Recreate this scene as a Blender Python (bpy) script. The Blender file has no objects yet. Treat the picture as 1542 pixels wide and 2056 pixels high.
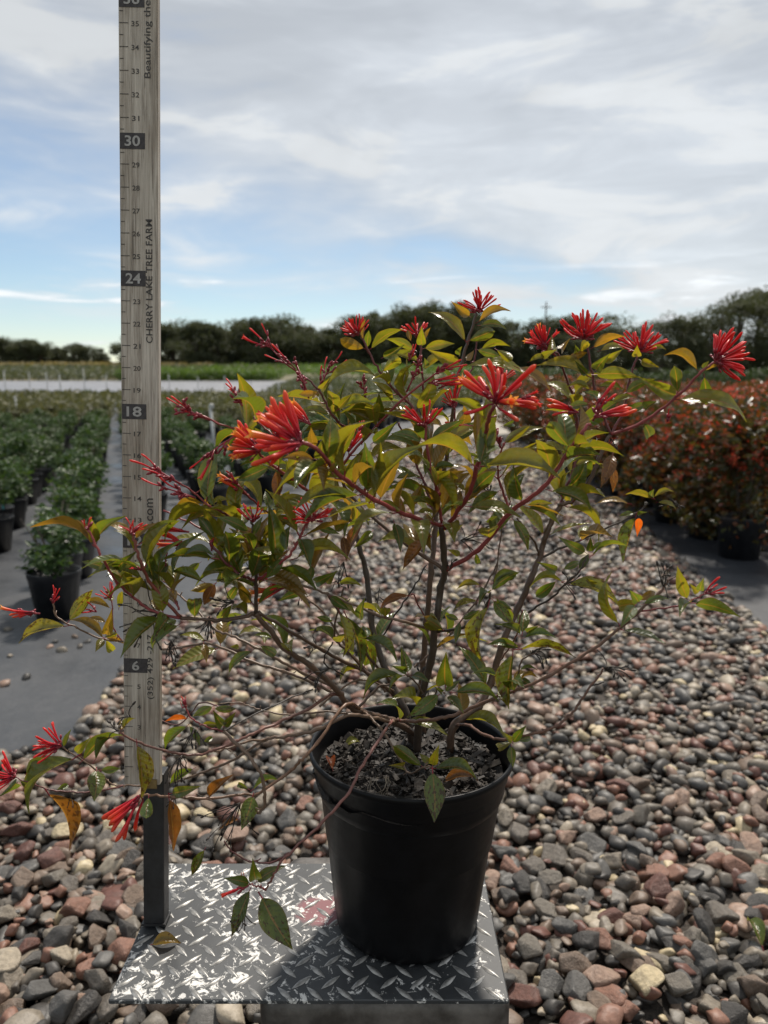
import bpy, bmesh, math, random
import numpy as np
from mathutils import Vector, Matrix
R = math.radians
rng = np.random.default_rng(7)
random.seed(7)
scene = bpy.context.scene
COL = scene.collection

# ------------------------------------------------------------------ camera
H = 1.17                       # eye height, m
F = 1560.0                     # focal length in photo pixels (photo 1542 x 2056)
CX, CY = 771.0, 1028.0
PITCH = math.atan(268.0 / F)   # horizon at y = 760
cp, sp_ = math.cos(PITCH), math.sin(PITCH)
cam_d = bpy.data.cameras.new('camera')
cam = bpy.data.objects.new('camera', cam_d)
COL.objects.link(cam)
cam.location = (0, 0, H)
cam.rotation_euler = (math.pi / 2 - PITCH, 0, 0)
cam_d.sensor_fit = 'HORIZONTAL'
cam_d.sensor_width = 36
cam_d.lens = F / 1542.0 * 36
cam_d.clip_start = 0.02
cam_d.clip_end = 3000
cam_d.dof.use_dof = True
cam_d.dof.focus_distance = 0.93
cam_d.dof.aperture_fstop = 8.0
scene.camera = cam

# ------------------------------------------------------------------ sky, sun, exposure
SUN_AZ = R(18)     # right of straight ahead
SUN_EL = R(57)
world = bpy.data.worlds.new('World')
scene.world = world
world.use_nodes = True
wn = world.node_tree
wn.nodes.clear()
def nd(tree, kind, **kw):
    n = tree.nodes.new(kind)
    for k, v in kw.items():
        if k in ('operation', 'blend_type', 'data_type', 'noise_dimensions', 'sky_type', 'feature', 'attribute_type', 'attribute_name', 'interpolation_type', 'distance', 'vector_type', 'wave_type', 'bands_direction', 'clamp', 'use_clamp', 'normalize', 'sun_disc', 'sun_elevation', 'sun_rotation', 'air_density', 'dust_density', 'ozone_density', 'altitude'):
            setattr(n, k, v)
        else:
            n.inputs[k.replace('_', ' ')].default_value = v
    return n
def ramp(tree, stops, interp='LINEAR'):
    n = tree.nodes.new('ShaderNodeValToRGB')
    n.color_ramp.interpolation = interp
    el = n.color_ramp.elements
    while len(el) > 1:
        el.remove(el[-1])
    for i, (p, c) in enumerate(stops):
        e = el[0] if i == 0 else el.new(p)
        e.position = p
        e.color = tuple(c) + (1,) if len(c) == 3 else c
    return n
def math_n(tree, op, a, b=None, c=None):
    n = tree.nodes.new('ShaderNodeMath')
    n.operation = op
    for i, v in enumerate((a, b, c)):
        if v is None:
            continue
        if isinstance(v, (int, float)):
            n.inputs[i].default_value = v
        else:
            tree.links.new(v, n.inputs[i])
    return n.outputs[0]
L = wn.links.new
sky = nd(wn, 'ShaderNodeTexSky', sky_type='NISHITA', sun_disc=False, sun_elevation=SUN_EL, sun_rotation=SUN_AZ, air_density=1.0, dust_density=0.0, ozone_density=1.8, altitude=30)
tc = wn.nodes.new('ShaderNodeTexCoord')
sep = wn.nodes.new('ShaderNodeSeparateXYZ')
L(tc.outputs['Generated'], sep.inputs[0])
# a high veil of cloud whose edge crosses the sky, streaks in it and low bands near the skyline
def dir_noise(scl, scale, detail, rough, dist, loc=(0, 0, 0)):
    mp = wn.nodes.new('ShaderNodeMapping')
    mp.inputs['Scale'].default_value = scl; mp.inputs['Location'].default_value = loc; mp.inputs['Rotation'].default_value = (0, R(9), 0)
    L(tc.outputs['Generated'], mp.inputs[0])
    n = nd(wn, 'ShaderNodeTexNoise', Scale=scale, Detail=detail, Roughness=rough, Distortion=dist)
    L(mp.outputs[0], n.inputs['Vector'])
    return n.outputs[0]
def smooth(val, lo, hi, to=1.0):
    mr = wn.nodes.new('ShaderNodeMapRange'); mr.interpolation_type = 'SMOOTHSTEP'
    mr.inputs['From Min'].default_value = lo; mr.inputs['From Max'].default_value = hi; mr.inputs['To Max'].default_value = to
    L(val, mr.inputs[0])
    return mr.outputs[0]
n_big = dir_noise((1, 1, 2.6), 2.2, 4, 0.55, 0.6, (14.3, 5.1, 1.4))
n_wisp = dir_noise((1, 1, 4.2), 5.0, 7, 0.56, 0.45, (15.7, 6.2, 2.2))
edge = math_n(wn, 'ADD', math_n(wn, 'MULTIPLY', sep.outputs[2], 1.3), math_n(wn, 'MULTIPLY', sep.outputs[0], 0.32))
edge = math_n(wn, 'ADD', edge, math_n(wn, 'MULTIPLY', math_n(wn, 'SUBTRACT', n_big, 0.5), 0.55))
edge = math_n(wn, 'ADD', edge, math_n(wn, 'MULTIPLY', math_n(wn, 'SUBTRACT', n_wisp, 0.5), 0.30))
veil = smooth(edge, 0.06, 0.36, 0.80)
streak = smooth(n_wisp, 0.50, 0.74, 0.45)
n_low = dir_noise((1, 1, 9.0), 3.2, 7, 0.6, 0.6, (15.6, 4.0, 4.3))
band = math_n(wn, 'MULTIPLY', smooth(n_low, 0.53, 0.62, 0.85), math_n(wn, 'SUBTRACT', 1.0, smooth(sep.outputs[2], 0.10, 0.17)))
cl = math_n(wn, 'MINIMUM', math_n(wn, 'ADD', math_n(wn, 'MAXIMUM', veil, band), math_n(wn, 'ADD', streak, 0.05)), 0.96)
bg1 = nd(wn, 'ShaderNodeBackground', Strength=0.082)
L(sky.outputs[0], bg1.inputs['Color'])
bg2 = nd(wn, 'ShaderNodeBackground')
bg2.inputs['Color'].default_value = (0.94, 0.975, 1.0, 1)
bright = math_n(wn, 'ADD', math_n(wn, 'ADD', 0.445, math_n(wn, 'MULTIPLY', band, 0.2)), math_n(wn, 'ADD', smooth(n_wisp, 0.38, 0.66, 0.11), smooth(n_big, 0.42, 0.64, 0.10)))
L(bright, bg2.inputs['Strength'])
mx = wn.nodes.new('ShaderNodeMixShader')
L(cl, mx.inputs[0]); L(bg1.outputs[0], mx.inputs[1]); L(bg2.outputs[0], mx.inputs[2])
wo = wn.nodes.new('ShaderNodeOutputWorld')
L(mx.outputs[0], wo.inputs[0])

sun_d = bpy.data.lights.new('sun', 'SUN')
sun_d.energy = 3.8
sun_d.angle = R(4)
sun_d.color = (1.0, 0.92, 0.82)
sun = bpy.data.objects.new('sun', sun_d)
COL.objects.link(sun)
sdir = Vector((math.sin(SUN_AZ) * math.cos(SUN_EL), math.cos(SUN_AZ) * math.cos(SUN_EL), math.sin(SUN_EL)))
sun.rotation_euler = sdir.to_track_quat('Z', 'Y').to_euler()
sun.location = sdir * 50
scene.view_settings.view_transform = 'Standard'
scene.view_settings.look = 'None'
scene.view_settings.exposure = 0.42
scene.view_settings.gamma = 1
scene.render.engine = 'CYCLES'
scene.cycles.use_denoising = True
scene.cycles.max_bounces = 8
scene.cycles.caustics_reflective = False
scene.cycles.caustics_refractive = False

# ------------------------------------------------------------------ picture point -> place
def ray(x, y):
    a, b = (x - CX) / F, (y - CY) / F
    return Vector((a, cp - b * sp_, -sp_ - b * cp))
def at_y(x, y, Y):                 # point seen at (x, y) that stands Y metres ahead
    d = ray(x, y)
    return Vector((0, 0, H)) + d * (Y / d.y)
def at_z(x, y, z):
    d = ray(x, y)
    return Vector((0, 0, H)) + d * ((z - H) / d.z)
def terrain(Y):
    return 0.034 * max(0.0, Y - 52.0)
def ground_hit(x, y):
    d = ray(x, y)
    t = 0.5
    while t < 400:
        p = Vector((0, 0, H)) + d * t
        if p.z <= terrain(p.y):
            return p
        t *= 1.004
    return p

# ------------------------------------------------------------------ object helpers
def tag(o, label=None, cat=None, group=None, kind=None):
    if label: o['label'] = label
    if cat: o['category'] = cat
    if group: o['group'] = group
    if kind: o['kind'] = kind
    return o
def mesh(name, verts, faces, mats=(), smooth=False, mat_idx=None, attrs=None):
    me = bpy.data.meshes.new(name)
    if isinstance(verts, np.ndarray): verts = verts.tolist()
    if isinstance(faces, np.ndarray): faces = faces.tolist()
    me.from_pydata(verts, [], faces)
    for m in mats: me.materials.append(m)
    if mat_idx is not None: me.polygons.foreach_set('material_index', np.asarray(mat_idx, dtype=np.int32))
    if smooth: me.polygons.foreach_set('use_smooth', np.ones(len(me.polygons), dtype=bool))
    if attrs:
        for k, (dom, v) in attrs.items():
            a = me.attributes.new(k, 'FLOAT', dom)
            a.data.foreach_set('value', np.asarray(v, dtype=np.float32))
    me.update()
    return me
def obj(name, me, parent=None, loc=None):
    o = bpy.data.objects.new(name, me)
    COL.objects.link(o)
    if parent is not None: o.parent = parent
    if loc is not None: o.location = loc
    return o
def empty(name, loc=(0, 0, 0), rz=0):
    o = bpy.data.objects.new(name, None)
    o.empty_display_size = 0.1
    COL.objects.link(o)
    o.location = loc
    o.rotation_euler = (0, 0, rz)
    return o
def copy_tree(o, parent=None):
    c = o.copy(); COL.objects.link(c)
    c.parent = parent
    for ch in o.children:
        copy_tree(ch, c)
    return c
class MB:                           # collects pieces into one mesh
    def __init__(s): s.v = []; s.f = []; s.m = []
    def add(s, v, f, mi=0):
        n = len(s.v); s.v += [tuple(p) for p in v]; s.f += [[i + n for i in q] for q in f]; s.m += [mi] * len(f)
    def box(s, c, d, rot=None, mi=0):
        v = [Vector((sx * d[0] / 2, sy * d[1] / 2, sz * d[2] / 2)) for sx in (-1, 1) for sy in (-1, 1) for sz in (-1, 1)]
        if rot is not None: v = [rot @ p for p in v]
        v = [p + Vector(c) for p in v]
        s.add(v, [(0, 1, 3, 2), (4, 6, 7, 5), (0, 4, 5, 1), (2, 3, 7, 6), (0, 2, 6, 4), (1, 5, 7, 3)], mi)
    def tube(s, pts, rad, n=8, mi=0, cap=True):
        pts = [Vector(p) for p in pts]
        k = len(pts)
        if isinstance(rad, (int, float)): rad = [rad] * k
        t0 = (pts[1] - pts[0]).normalized()
        ref = Vector((0, 0, 1)) if abs(t0.z) < 0.9 else Vector((1, 0, 0))
        nrm = t0.cross(ref).normalized()
        rings = []
        for i in range(k):
            t = (pts[min(i + 1, k - 1)] - pts[max(i - 1, 0)])
            t = t.normalized() if t.length > 1e-9 else t0
            nrm = (nrm - t * nrm.dot(t)).normalized()
            b = t.cross(nrm)
            rings.append([pts[i] + (nrm * math.cos(2 * math.pi * j / n) + b * math.sin(2 * math.pi * j / n)) * rad[i] for j in range(n)])
        v = [p for r in rings for p in r]
        f = []
        for i in range(k - 1):
            for j in range(n):
                f.append((i * n + j, i * n + (j + 1) % n, (i + 1) * n + (j + 1) % n, (i + 1) * n + j))
        if cap:
            f.append(tuple(range(n - 1, -1, -1))); f.append(tuple((k - 1) * n + j for j in range(n)))
        s.add(v, f, mi)
    def lathe(s, prof, n=32, mi=0, c=(0, 0, 0)):
        v = [(c[0] + r * math.cos(2 * math.pi * j / n), c[1] + r * math.sin(2 * math.pi * j / n), c[2] + z) for r, z in prof for j in range(n)]
        f = [(i * n + j, i * n + (j + 1) % n, (i + 1) * n + (j + 1) % n, (i + 1) * n + j) for i in range(len(prof) - 1) for j in range(n)]
        s.add(v, f, mi)
    def mesh(s, name, mats, smooth=False): return mesh(name, s.v, s.f, mats, smooth, s.m)
    def build(s, name, mats, parent=None, smooth=False):
        return obj(name, s.mesh(name, mats if isinstance(mats, (list, tuple)) else [mats], smooth), parent)
def spline(pts, step=6):
    pts = [Vector(p) for p in pts]
    if len(pts) < 3:
        return [pts[0].lerp(pts[1], i / step) for i in range(step + 1)]
    out = []
    for i in range(len(pts) - 1):
        p0 = pts[max(i - 1, 0)]; p1 = pts[i]; p2 = pts[i + 1]; p3 = pts[min(i + 2, len(pts) - 1)]
        for j in range(step):
            t = j / step
            out.append(0.5 * ((2 * p1) + (p2 - p0) * t + (2 * p0 - 5 * p1 + 4 * p2 - p3) * t * t + (3 * p1 - p0 - 3 * p2 + p3) * t ** 3))
    out.append(pts[-1])
    return out

# ------------------------------------------------------------------ materials
def new_mat(name):
    m = bpy.data.materials.new(name)
    m.use_nodes = True
    t = m.node_tree
    t.nodes.clear()
    b = t.nodes.new('ShaderNodeBsdfPrincipled')
    o = t.nodes.new('ShaderNodeOutputMaterial')
    t.links.new(b.outputs[0], o.inputs[0])
    return m, t, b, o
def tex_co(t, kind='Object', scale=(1, 1, 1), rot=(0, 0, 0)):
    c = t.nodes.new('ShaderNodeTexCoord')
    mp = t.nodes.new('ShaderNodeMapping')
    mp.inputs['Scale'].default_value = scale
    mp.inputs['Rotation'].default_value = rot
    t.links.new(c.outputs[kind], mp.inputs[0])
    return mp.outputs[0]
def noise(t, vec, scale, detail=4, rough=0.5, dist=0.0):
    n = nd(t, 'ShaderNodeTexNoise', Scale=scale, Detail=detail, Roughness=rough, Distortion=dist)
    t.links.new(vec, n.inputs['Vector'])
    return n.outputs[0]
def bump(t, b, h, strength=0.3, dist=0.01):
    n = nd(t, 'ShaderNodeBump', Strength=strength, Distance=dist)
    t.links.new(h, n.inputs['Height'])
    t.links.new(n.outputs[0], b.inputs['Normal'])
    return n
def mix_col(t, fac, a, b, blend='MIX'):
    n = t.nodes.new('ShaderNodeMix')
    n.data_type = 'RGBA'; n.blend_type = blend
    for i, v in ((0, fac), (6, a), (7, b)):
        if isinstance(v, (int, float)): n.inputs[i].default_value = v
        elif isinstance(v, tuple): n.inputs[i].default_value = v + (1,) if len(v) == 3 else v
        else: t.links.new(v, n.inputs[i])
    return n.outputs[2]
def simple(name, c1, c2, scale, rough=0.6, bump_s=0.2, bump_d=0.005, metallic=0.0, detail=5, lo=0.35, hi=0.65, spec=0.5, rvar=0.1):
    m, t, b, o = new_mat(name)
    v = tex_co(t)
    n = noise(t, v, scale, detail, 0.6)
    r = ramp(t, [(lo, c1), (hi, c2)])
    t.links.new(n, r.inputs[0]); t.links.new(r.outputs[0], b.inputs['Base Color'])
    b.inputs['Metallic'].default_value = metallic
    b.inputs['Specular IOR Level'].default_value = spec
    n2 = noise(t, v, scale * 3.1, 3, 0.6)
    t.links.new(math_n(t, 'ADD', math_n(t, 'MULTIPLY', n2, rvar * 2), rough - rvar), b.inputs['Roughness'])
    bump(t, b, n2, bump_s, bump_d)
    return m
def foliage_mat(name, stops, rough=0.4, trans=0.4, tcol=(1.3, 1.25, 0.5), spec=0.5):
    m, t, b, o = new_mat(name)
    at = nd(t, 'ShaderNodeAttribute', attribute_type='GEOMETRY', attribute_name='rnd')
    oi = t.nodes.new('ShaderNodeObjectInfo')
    f = math_n(t, 'ADD', math_n(t, 'MULTIPLY', at.outputs['Fac'], 0.92), math_n(t, 'MULTIPLY', oi.outputs['Random'], 0.08))
    r = ramp(t, stops)
    t.links.new(f, r.inputs[0])
    t.links.new(r.outputs[0], b.inputs['Base Color'])
    b.inputs['Roughness'].default_value = rough
    b.inputs['Specular IOR Level'].default_value = spec
    tr = t.nodes.new('ShaderNodeBsdfTranslucent')
    t.links.new(mix_col(t, 1.0, r.outputs[0], tcol, 'MULTIPLY'), tr.inputs[0])
    ms = nd(t, 'ShaderNodeMixShader', Fac=trans)
    t.links.new(b.outputs[0], ms.inputs[1]); t.links.new(tr.outputs[0], ms.inputs[2])
    t.links.new(ms.outputs[0], o.inputs[0])
    return m

M = {}
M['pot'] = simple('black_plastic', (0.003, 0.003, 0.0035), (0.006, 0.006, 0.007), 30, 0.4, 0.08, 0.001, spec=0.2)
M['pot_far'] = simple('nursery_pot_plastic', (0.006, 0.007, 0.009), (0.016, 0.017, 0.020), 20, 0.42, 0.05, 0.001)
M['soil'] = simple('potting_soil', (0.006, 0.005, 0.004), (0.03, 0.022, 0.016), 120, 0.6, 0.9, 0.004)
M['cloth'] = None
# woven weed cloth, damp
m, t, b, o = new_mat('weed_cloth')
v = tex_co(t)
n1 = noise(t, v, 0.9, 6, 0.62); n2 = noise(t, v, 14, 4, 0.6)
r = ramp(t, [(0.3, (0.018, 0.020, 0.024)), (0.55, (0.036, 0.040, 0.046)), (0.8, (0.075, 0.076, 0.08))])
t.links.new(math_n(t, 'ADD', math_n(t, 'MULTIPLY', n1, 0.75), math_n(t, 'MULTIPLY', n2, 0.25)), r.inputs[0])
t.links.new(r.outputs[0], b.inputs['Base Color'])
rr = ramp(t, [(0.36, (0.28,) * 3), (0.6, (0.62,) * 3)])
t.links.new(n1, rr.inputs[0]); t.links.new(rr.outputs[0], b.inputs['Roughness'])
wv = nd(t, 'ShaderNodeTexWave', Scale=0.5, Distortion=3.0, Detail=2)
t.links.new(v, wv.inputs['Vector'])
bump(t, b, math_n(t, 'ADD', n2, wv.outputs['Fac']), 0.3, 0.012)
M['cloth'] = m
M['cloth_light'] = simple('pale_cloth', (0.12, 0.125, 0.14), (0.21, 0.212, 0.225), 0.6, 0.5, 0.1, 0.01)
M['ground'] = simple('sandy_grass_ground', (0.05, 0.06, 0.022), (0.22, 0.18, 0.11), 0.35, 0.9, 0.4, 0.05)
M['grit'] = simple('dark_wet_grit', (0.018, 0.015, 0.012), (0.075, 0.058, 0.045), 90, 0.6, 0.8, 0.01)
STONE = [(0.0, (0.048, 0.044, 0.040)), (0.13, (0.120, 0.104, 0.086)), (0.28, (0.200, 0.170, 0.132)), (0.41, (0.092, 0.088, 0.082)), (0.53, (0.160, 0.116, 0.086)), (0.64, (0.215, 0.112, 0.078)), (0.72, (0.125, 0.058, 0.044)), (0.79, (0.275, 0.185, 0.138)), (0.85, (0.145, 0.128, 0.105)), (0.935, (0.46, 0.38, 0.24)), (0.968, (0.34, 0.29, 0.22))]
def stone_mat(name, use_obj):
    m, t, b, o = new_mat(name)
    if use_obj:
        oi = t.nodes.new('ShaderNodeObjectInfo'); f = oi.outputs['Random']
    else:
        at = nd(t, 'ShaderNodeAttribute', attribute_type='GEOMETRY', attribute_name='rnd'); f = at.outputs['Fac']
    r = ramp(t, STONE, 'CONSTANT')
    t.links.new(f, r.inputs[0])
    v = tex_co(t, 'Object')
    n = noise(t, v, 3.0 if use_obj else 90, 6, 0.65)
    r2 = ramp(t, [(0.25, (0.55, 0.53, 0.5)), (0.55, (1.0, 1.0, 1.0)), (0.8, (1.25, 1.2, 1.12))])
    t.links.new(n, r2.inputs[0])
    t.links.new(mix_col(t, 1.0, r.outputs[0], r2.outputs[0], 'MULTIPLY'), b.inputs['Base Color'])
    b.inputs['Roughness'].default_value = 0.5
    b.inputs['Specular IOR Level'].default_value = 0.4
    bump(t, b, n, 0.35, 0.15 if use_obj else 0.004)
    return m
M['stone_o'] = stone_mat('river_stone', True)
M['stone_a'] = stone_mat('river_stone_bed', False)
# weathered printed board
m, t, b, o = new_mat('weathered_board')
v = tex_co(t, 'Object', (1, 1, 0.035))
n1 = noise(t, v, 300, 6, 0.75, 0.8)
v2 = tex_co(t, 'Object', (1, 1, 0.25))
n2 = noise(t, v2, 16, 5, 0.65)
r = ramp(t, [(0.34, (0.19, 0.162, 0.132)), (0.47, (0.38, 0.335, 0.282)), (0.64, (0.56, 0.51, 0.44))])
t.links.new(n1, r.inputs[0])
r2 = ramp(t, [(0.34, (0.55, 0.50, 0.44)), (0.54, (1, 1, 1))])
t.links.new(n2, r2.inputs[0])
t.links.new(mix_col(t, 1.0, r.outputs[0], r2.outputs[0], 'MULTIPLY'), b.inputs['Base Color'])
b.inputs['Roughness'].default_value = 0.7
bump(t, b, n1, 0.5, 0.0006)
M['board'] = m
M['ink'] = simple('faded_black_ink', (0.035, 0.032, 0.030), (0.075, 0.068, 0.062), 250, 0.7, 0.1, 0.0005)
M['ink_box'] = simple('black_number_block', (0.030, 0.026, 0.028), (0.060, 0.054, 0.054), 180, 0.7, 0.1, 0.0005)
M['ink_white'] = simple('pale_numeral', (0.30, 0.29, 0.28), (0.40, 0.39, 0.37), 200, 0.7, 0.1, 0.0005)
M['post'] = simple('black_painted_steel', (0.010, 0.010, 0.011), (0.022, 0.022, 0.024), 60, 0.45, 0.15, 0.001)
M['body'] = simple('weathered_grey_casting', (0.07, 0.062, 0.055), (0.19, 0.175, 0.16), 26, 0.5, 0.3, 0.001, metallic=0.5)
# worn tread plate
m, t, b, o = new_mat('worn_tread_plate')
v = tex_co(t)
n1 = noise(t, v, 66, 7, 0.72, 0.7); n2 = noise(t, v, 9, 4, 0.6); n3 = noise(t, v, 150, 4, 0.7)
wear = math_n(t, 'ADD', math_n(t, 'MULTIPLY', n1, 0.72), math_n(t, 'ADD', math_n(t, 'MULTIPLY', n2, 0.30), math_n(t, 'MULTIPLY', n3, 0.12)))
mk = nd(t, 'ShaderNodeMapRange'); mk.inputs['From Min'].default_value = 0.615; mk.inputs['From Max'].default_value = 0.645
t.links.new(wear, mk.inputs[0])
base = ramp(t, [(0.3, (0.022, 0.024, 0.026)), (0.6, (0.052, 0.056, 0.059))])
t.links.new(n2, base.inputs[0])
sx = t.nodes.new('ShaderNodeSeparateXYZ'); t.links.new(v, sx.inputs[0])
# old red paint stain beside the pot
dx = math_n(t, 'DIVIDE', math_n(t, 'SUBTRACT', sx.outputs[0], -0.078), 0.040)
dy = math_n(t, 'DIVIDE', math_n(t, 'SUBTRACT', sx.outputs[1], 0.915), 0.030)
dd = math_n(t, 'ADD', math_n(t, 'ADD', math_n(t, 'MULTIPLY', dx, dx), math_n(t, 'MULTIPLY', dy, dy)), math_n(t, 'MULTIPLY', math_n(t, 'SUBTRACT', n1, 0.5), 1.6))
st = nd(t, 'ShaderNodeMapRange'); st.inputs['From Min'].default_value = 1.15; st.inputs['From Max'].default_value = 0.6
st.inputs['To Max'].default_value = 0.75
t.links.new(dd, st.inputs[0])
col = mix_col(t, st.outputs[0], base.outputs[0], (0.22, 0.065, 0.075))
col = mix_col(t, mk.outputs[0], col, (0.62, 0.61, 0.58))
t.links.new(col, b.inputs['Base Color'])
b.inputs['Metallic'].default_value = 0.05
t.links.new(math_n(t, 'ADD', math_n(t, 'MULTIPLY', n2, 0.3), 0.40), b.inputs['Roughness'])
bump(t, b, wear, 0.3, 0.001)
M['tread'] = m
m, t, b, o = new_mat('tread_lug_worn')
v = tex_co(t, 'Object')
n = noise(t, v, 60, 4, 0.7)
r = ramp(t, [(0.35, (0.12, 0.12, 0.115)), (0.6, (0.40, 0.39, 0.37))])
t.links.new(n, r.inputs[0]); t.links.new(r.outputs[0], b.inputs['Base Color'])
b.inputs['Metallic'].default_value = 0.35; b.inputs['Roughness'].default_value = 0.38
M['lug'] = m
# leaf: object colour gives the leaf's own hue, alpha the amount of brown spotting
m, t, b, o = new_mat('firebush_leaf')
oi = t.nodes.new('ShaderNodeObjectInfo')
ac = nd(t, 'ShaderNodeAttribute', attribute_type='GEOMETRY', attribute_name='across')
al = nd(t, 'ShaderNodeAttribute', attribute_type='GEOMETRY', attribute_name='along')
aab = math_n(t, 'ABSOLUTE', ac.outputs['Fac'])
side = math_n(t, 'SINE', math_n(t, 'SUBTRACT', math_n(t, 'MULTIPLY', al.outputs['Fac'], 58), math_n(t, 'MULTIPLY', aab, 7)))
vein = nd(t, 'ShaderNodeMapRange'); vein.inputs['From Min'].default_value = 0.10; vein.inputs['From Max'].default_value = 0.03
t.links.new(aab, vein.inputs[0])
sv = nd(t, 'ShaderNodeMapRange'); sv.inputs['From Min'].default_value = 0.86; sv.inputs['From Max'].default_value = 1.0; sv.inputs['To Max'].default_value = 0.14
t.links.new(side, sv.inputs[0])
co = t.nodes.new('ShaderNodeTexCoord')
off = t.nodes.new('ShaderNodeVectorMath'); off.operation = 'ADD'
cr = t.nodes.new('ShaderNodeCombineXYZ')
t.links.new(math_n(t, 'MULTIPLY', oi.outputs['Random'], 37.0), cr.inputs[2])
t.links.new(co.outputs['Object'], off.inputs[0]); t.links.new(cr.outputs[0], off.inputs[1])
nl = noise(t, off.outputs[0], 3.0, 4, 0.6)
ns = noise(t, off.outputs[0], 9.0, 3, 0.6)
hue = ramp(t, [(0.25, (0.72, 0.75, 0.8)), (0.5, (1, 1, 1)), (0.78, (1.35, 1.12, 0.9))])
t.links.new(nl, hue.inputs[0])
c = mix_col(t, 1.0, oi.outputs['Color'], hue.outputs[0], 'MULTIPLY')
edge = nd(t, 'ShaderNodeMapRange'); edge.inputs['From Min'].default_value = 0.82; edge.inputs['From Max'].default_value = 1.0; edge.inputs['To Max'].default_value = 0.4
t.links.new(aab, edge.inputs[0])
c = mix_col(t, edge.outputs[0], c, (0.20, 0.11, 0.02))
c = mix_col(t, math_n(t, 'MULTIPLY', sv.outputs[0], 0.6), c, (0.22, 0.24, 0.06))
c = mix_col(t, math_n(t, 'MULTIPLY', vein.outputs[0], 0.75), c, (0.30, 0.16, 0.05))
sm = nd(t, 'ShaderNodeMapRange'); sm.interpolation_type = 'SMOOTHSTEP'
sm.inputs['From Min'].default_value = 0.0; sm.inputs['From Max'].default_value = 0.06
spots = math_n(t, 'ADD', math_n(t, 'SUBTRACT', ns, 0.72), math_n(t, 'MULTIPLY', oi.outputs['Alpha'], math_n(t, 'ADD', math_n(t, 'MULTIPLY', al.outputs['Fac'], 0.16), 0.12)))
t.links.new(spots, sm.inputs[0])
c = mix_col(t, math_n(t, 'MULTIPLY', sm.outputs[0], 0.85), c, (0.055, 0.022, 0.008))
t.links.new(c, b.inputs['Base Color'])
b.inputs['Roughness'].default_value = 0.27
b.inputs['Specular IOR Level'].default_value = 0.6
b.inputs['Coat Weight'].default_value = 0.25
b.inputs['Coat Roughness'].default_value = 0.18
tr = t.nodes.new('ShaderNodeBsdfTranslucent')
t.links.new(mix_col(t, 1.0, c, (1.75, 1.5, 0.55), 'MULTIPLY'), tr.inputs[0])
ms = nd(t, 'ShaderNodeMixShader', Fac=0.48)
bn = bump(t, b, math_n(t, 'ADD', math_n(t, 'MULTIPLY', side, 0.05), nl), 0.22, 0.03)
t.links.new(b.outputs[0], ms.inputs[1]); t.links.new(tr.outputs[0], ms.inputs[2]); t.links.new(ms.outputs[0], o.inputs[0])
M['leaf'] = m
# stems: object colour, with lenticels and a wet sheen
m, t, b, o = new_mat('firebush_stem')
oi = t.nodes.new('ShaderNodeObjectInfo')
v = tex_co(t, 'Object')
n = noise(t, v, 260, 4, 0.65); n2 = noise(t, v, 30, 4, 0.6)
r = ramp(t, [(0.3, (0.55, 0.55, 0.55)), (0.55, (1, 1, 1)), (0.75, (1.5, 1.4, 1.3))])
t.links.new(math_n(t, 'ADD', math_n(t, 'MULTIPLY', n, 0.5), math_n(t, 'MULTIPLY', n2, 0.5)), r.inputs[0])
t.links.new(mix_col(t, 1.0, oi.outputs['Color'], r.outputs[0], 'MULTIPLY'), b.inputs['Base Color'])
b.inputs['Roughness'].default_value = 0.42
bump(t, b, n, 0.3, 0.001)
M['stem'] = m
# flower tube: red, turning orange at the mouth
m, t, b, o = new_mat('firebush_floret')
al = nd(t, 'ShaderNodeAttribute', attribute_type='GEOMETRY', attribute_name='along')
oi = t.nodes.new('ShaderNodeObjectInfo')
rA = ramp(t, [(0.0, (0.30, 0.010, 0.035)), (0.25, (0.62, 0.016, 0.036)), (0.8, (0.74, 0.028, 0.030)), (1.0, (0.80, 0.05, 0.030))])
rB = ramp(t, [(0.0, (0.30, 0.010, 0.028)), (0.25, (0.66, 0.020, 0.028)), (0.6, (0.82, 0.085, 0.026)), (0.92, (0.90, 0.26, 0.045)), (1.0, (0.95, 0.44, 0.07))])
t.links.new(al.outputs['Fac'], rA.inputs[0]); t.links.new(al.outputs['Fac'], rB.inputs[0])
c = mix_col(t, oi.outputs['Alpha'], rB.outputs[0], rA.outputs[0])
t.links.new(c, b.inputs['Base Color'])
b.inputs['Roughness'].default_value = 0.38
tr = t.nodes.new('ShaderNodeBsdfTranslucent')
t.links.new(c, tr.inputs[0])
ms = nd(t, 'ShaderNodeMixShader', Fac=0.35)
t.links.new(b.outputs[0], ms.inputs[1]); t.links.new(tr.outputs[0], ms.inputs[2]); t.links.new(ms.outputs[0], o.inputs[0])
M['floret'] = m
M['pedicel'] = simple('crimson_pedicel', (0.14, 0.012, 0.022), (0.30, 0.022, 0.035), 300, 0.4, 0.1, 0.001)
M['dead'] = simple('withered_black_flower', (0.010, 0.008, 0.007), (0.045, 0.032, 0.024), 300, 0.6, 0.2, 0.001)
M['bark_chip'] = simple('wet_bark_chip', (0.006, 0.005, 0.004), (0.042, 0.032, 0.024), 60, 0.7, 0.4, 0.002)
M['trunk'] = simple('tree_bark', (0.035, 0.028, 0.022), (0.10, 0.08, 0.06), 3, 0.9, 0.5, 0.05)
M['riser'] = simple('white_plastic_pipe', (0.42, 0.42, 0.40), (0.58, 0.58, 0.56), 8, 0.5, 0.05, 0.002)
M['tree'] = foliage_mat('tree_leaves', [(0, (0.035, 0.044, 0.022)), (0.6, (0.062, 0.074, 0.036)), (1, (0.10, 0.11, 0.055))], 0.7, 0.3)
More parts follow.
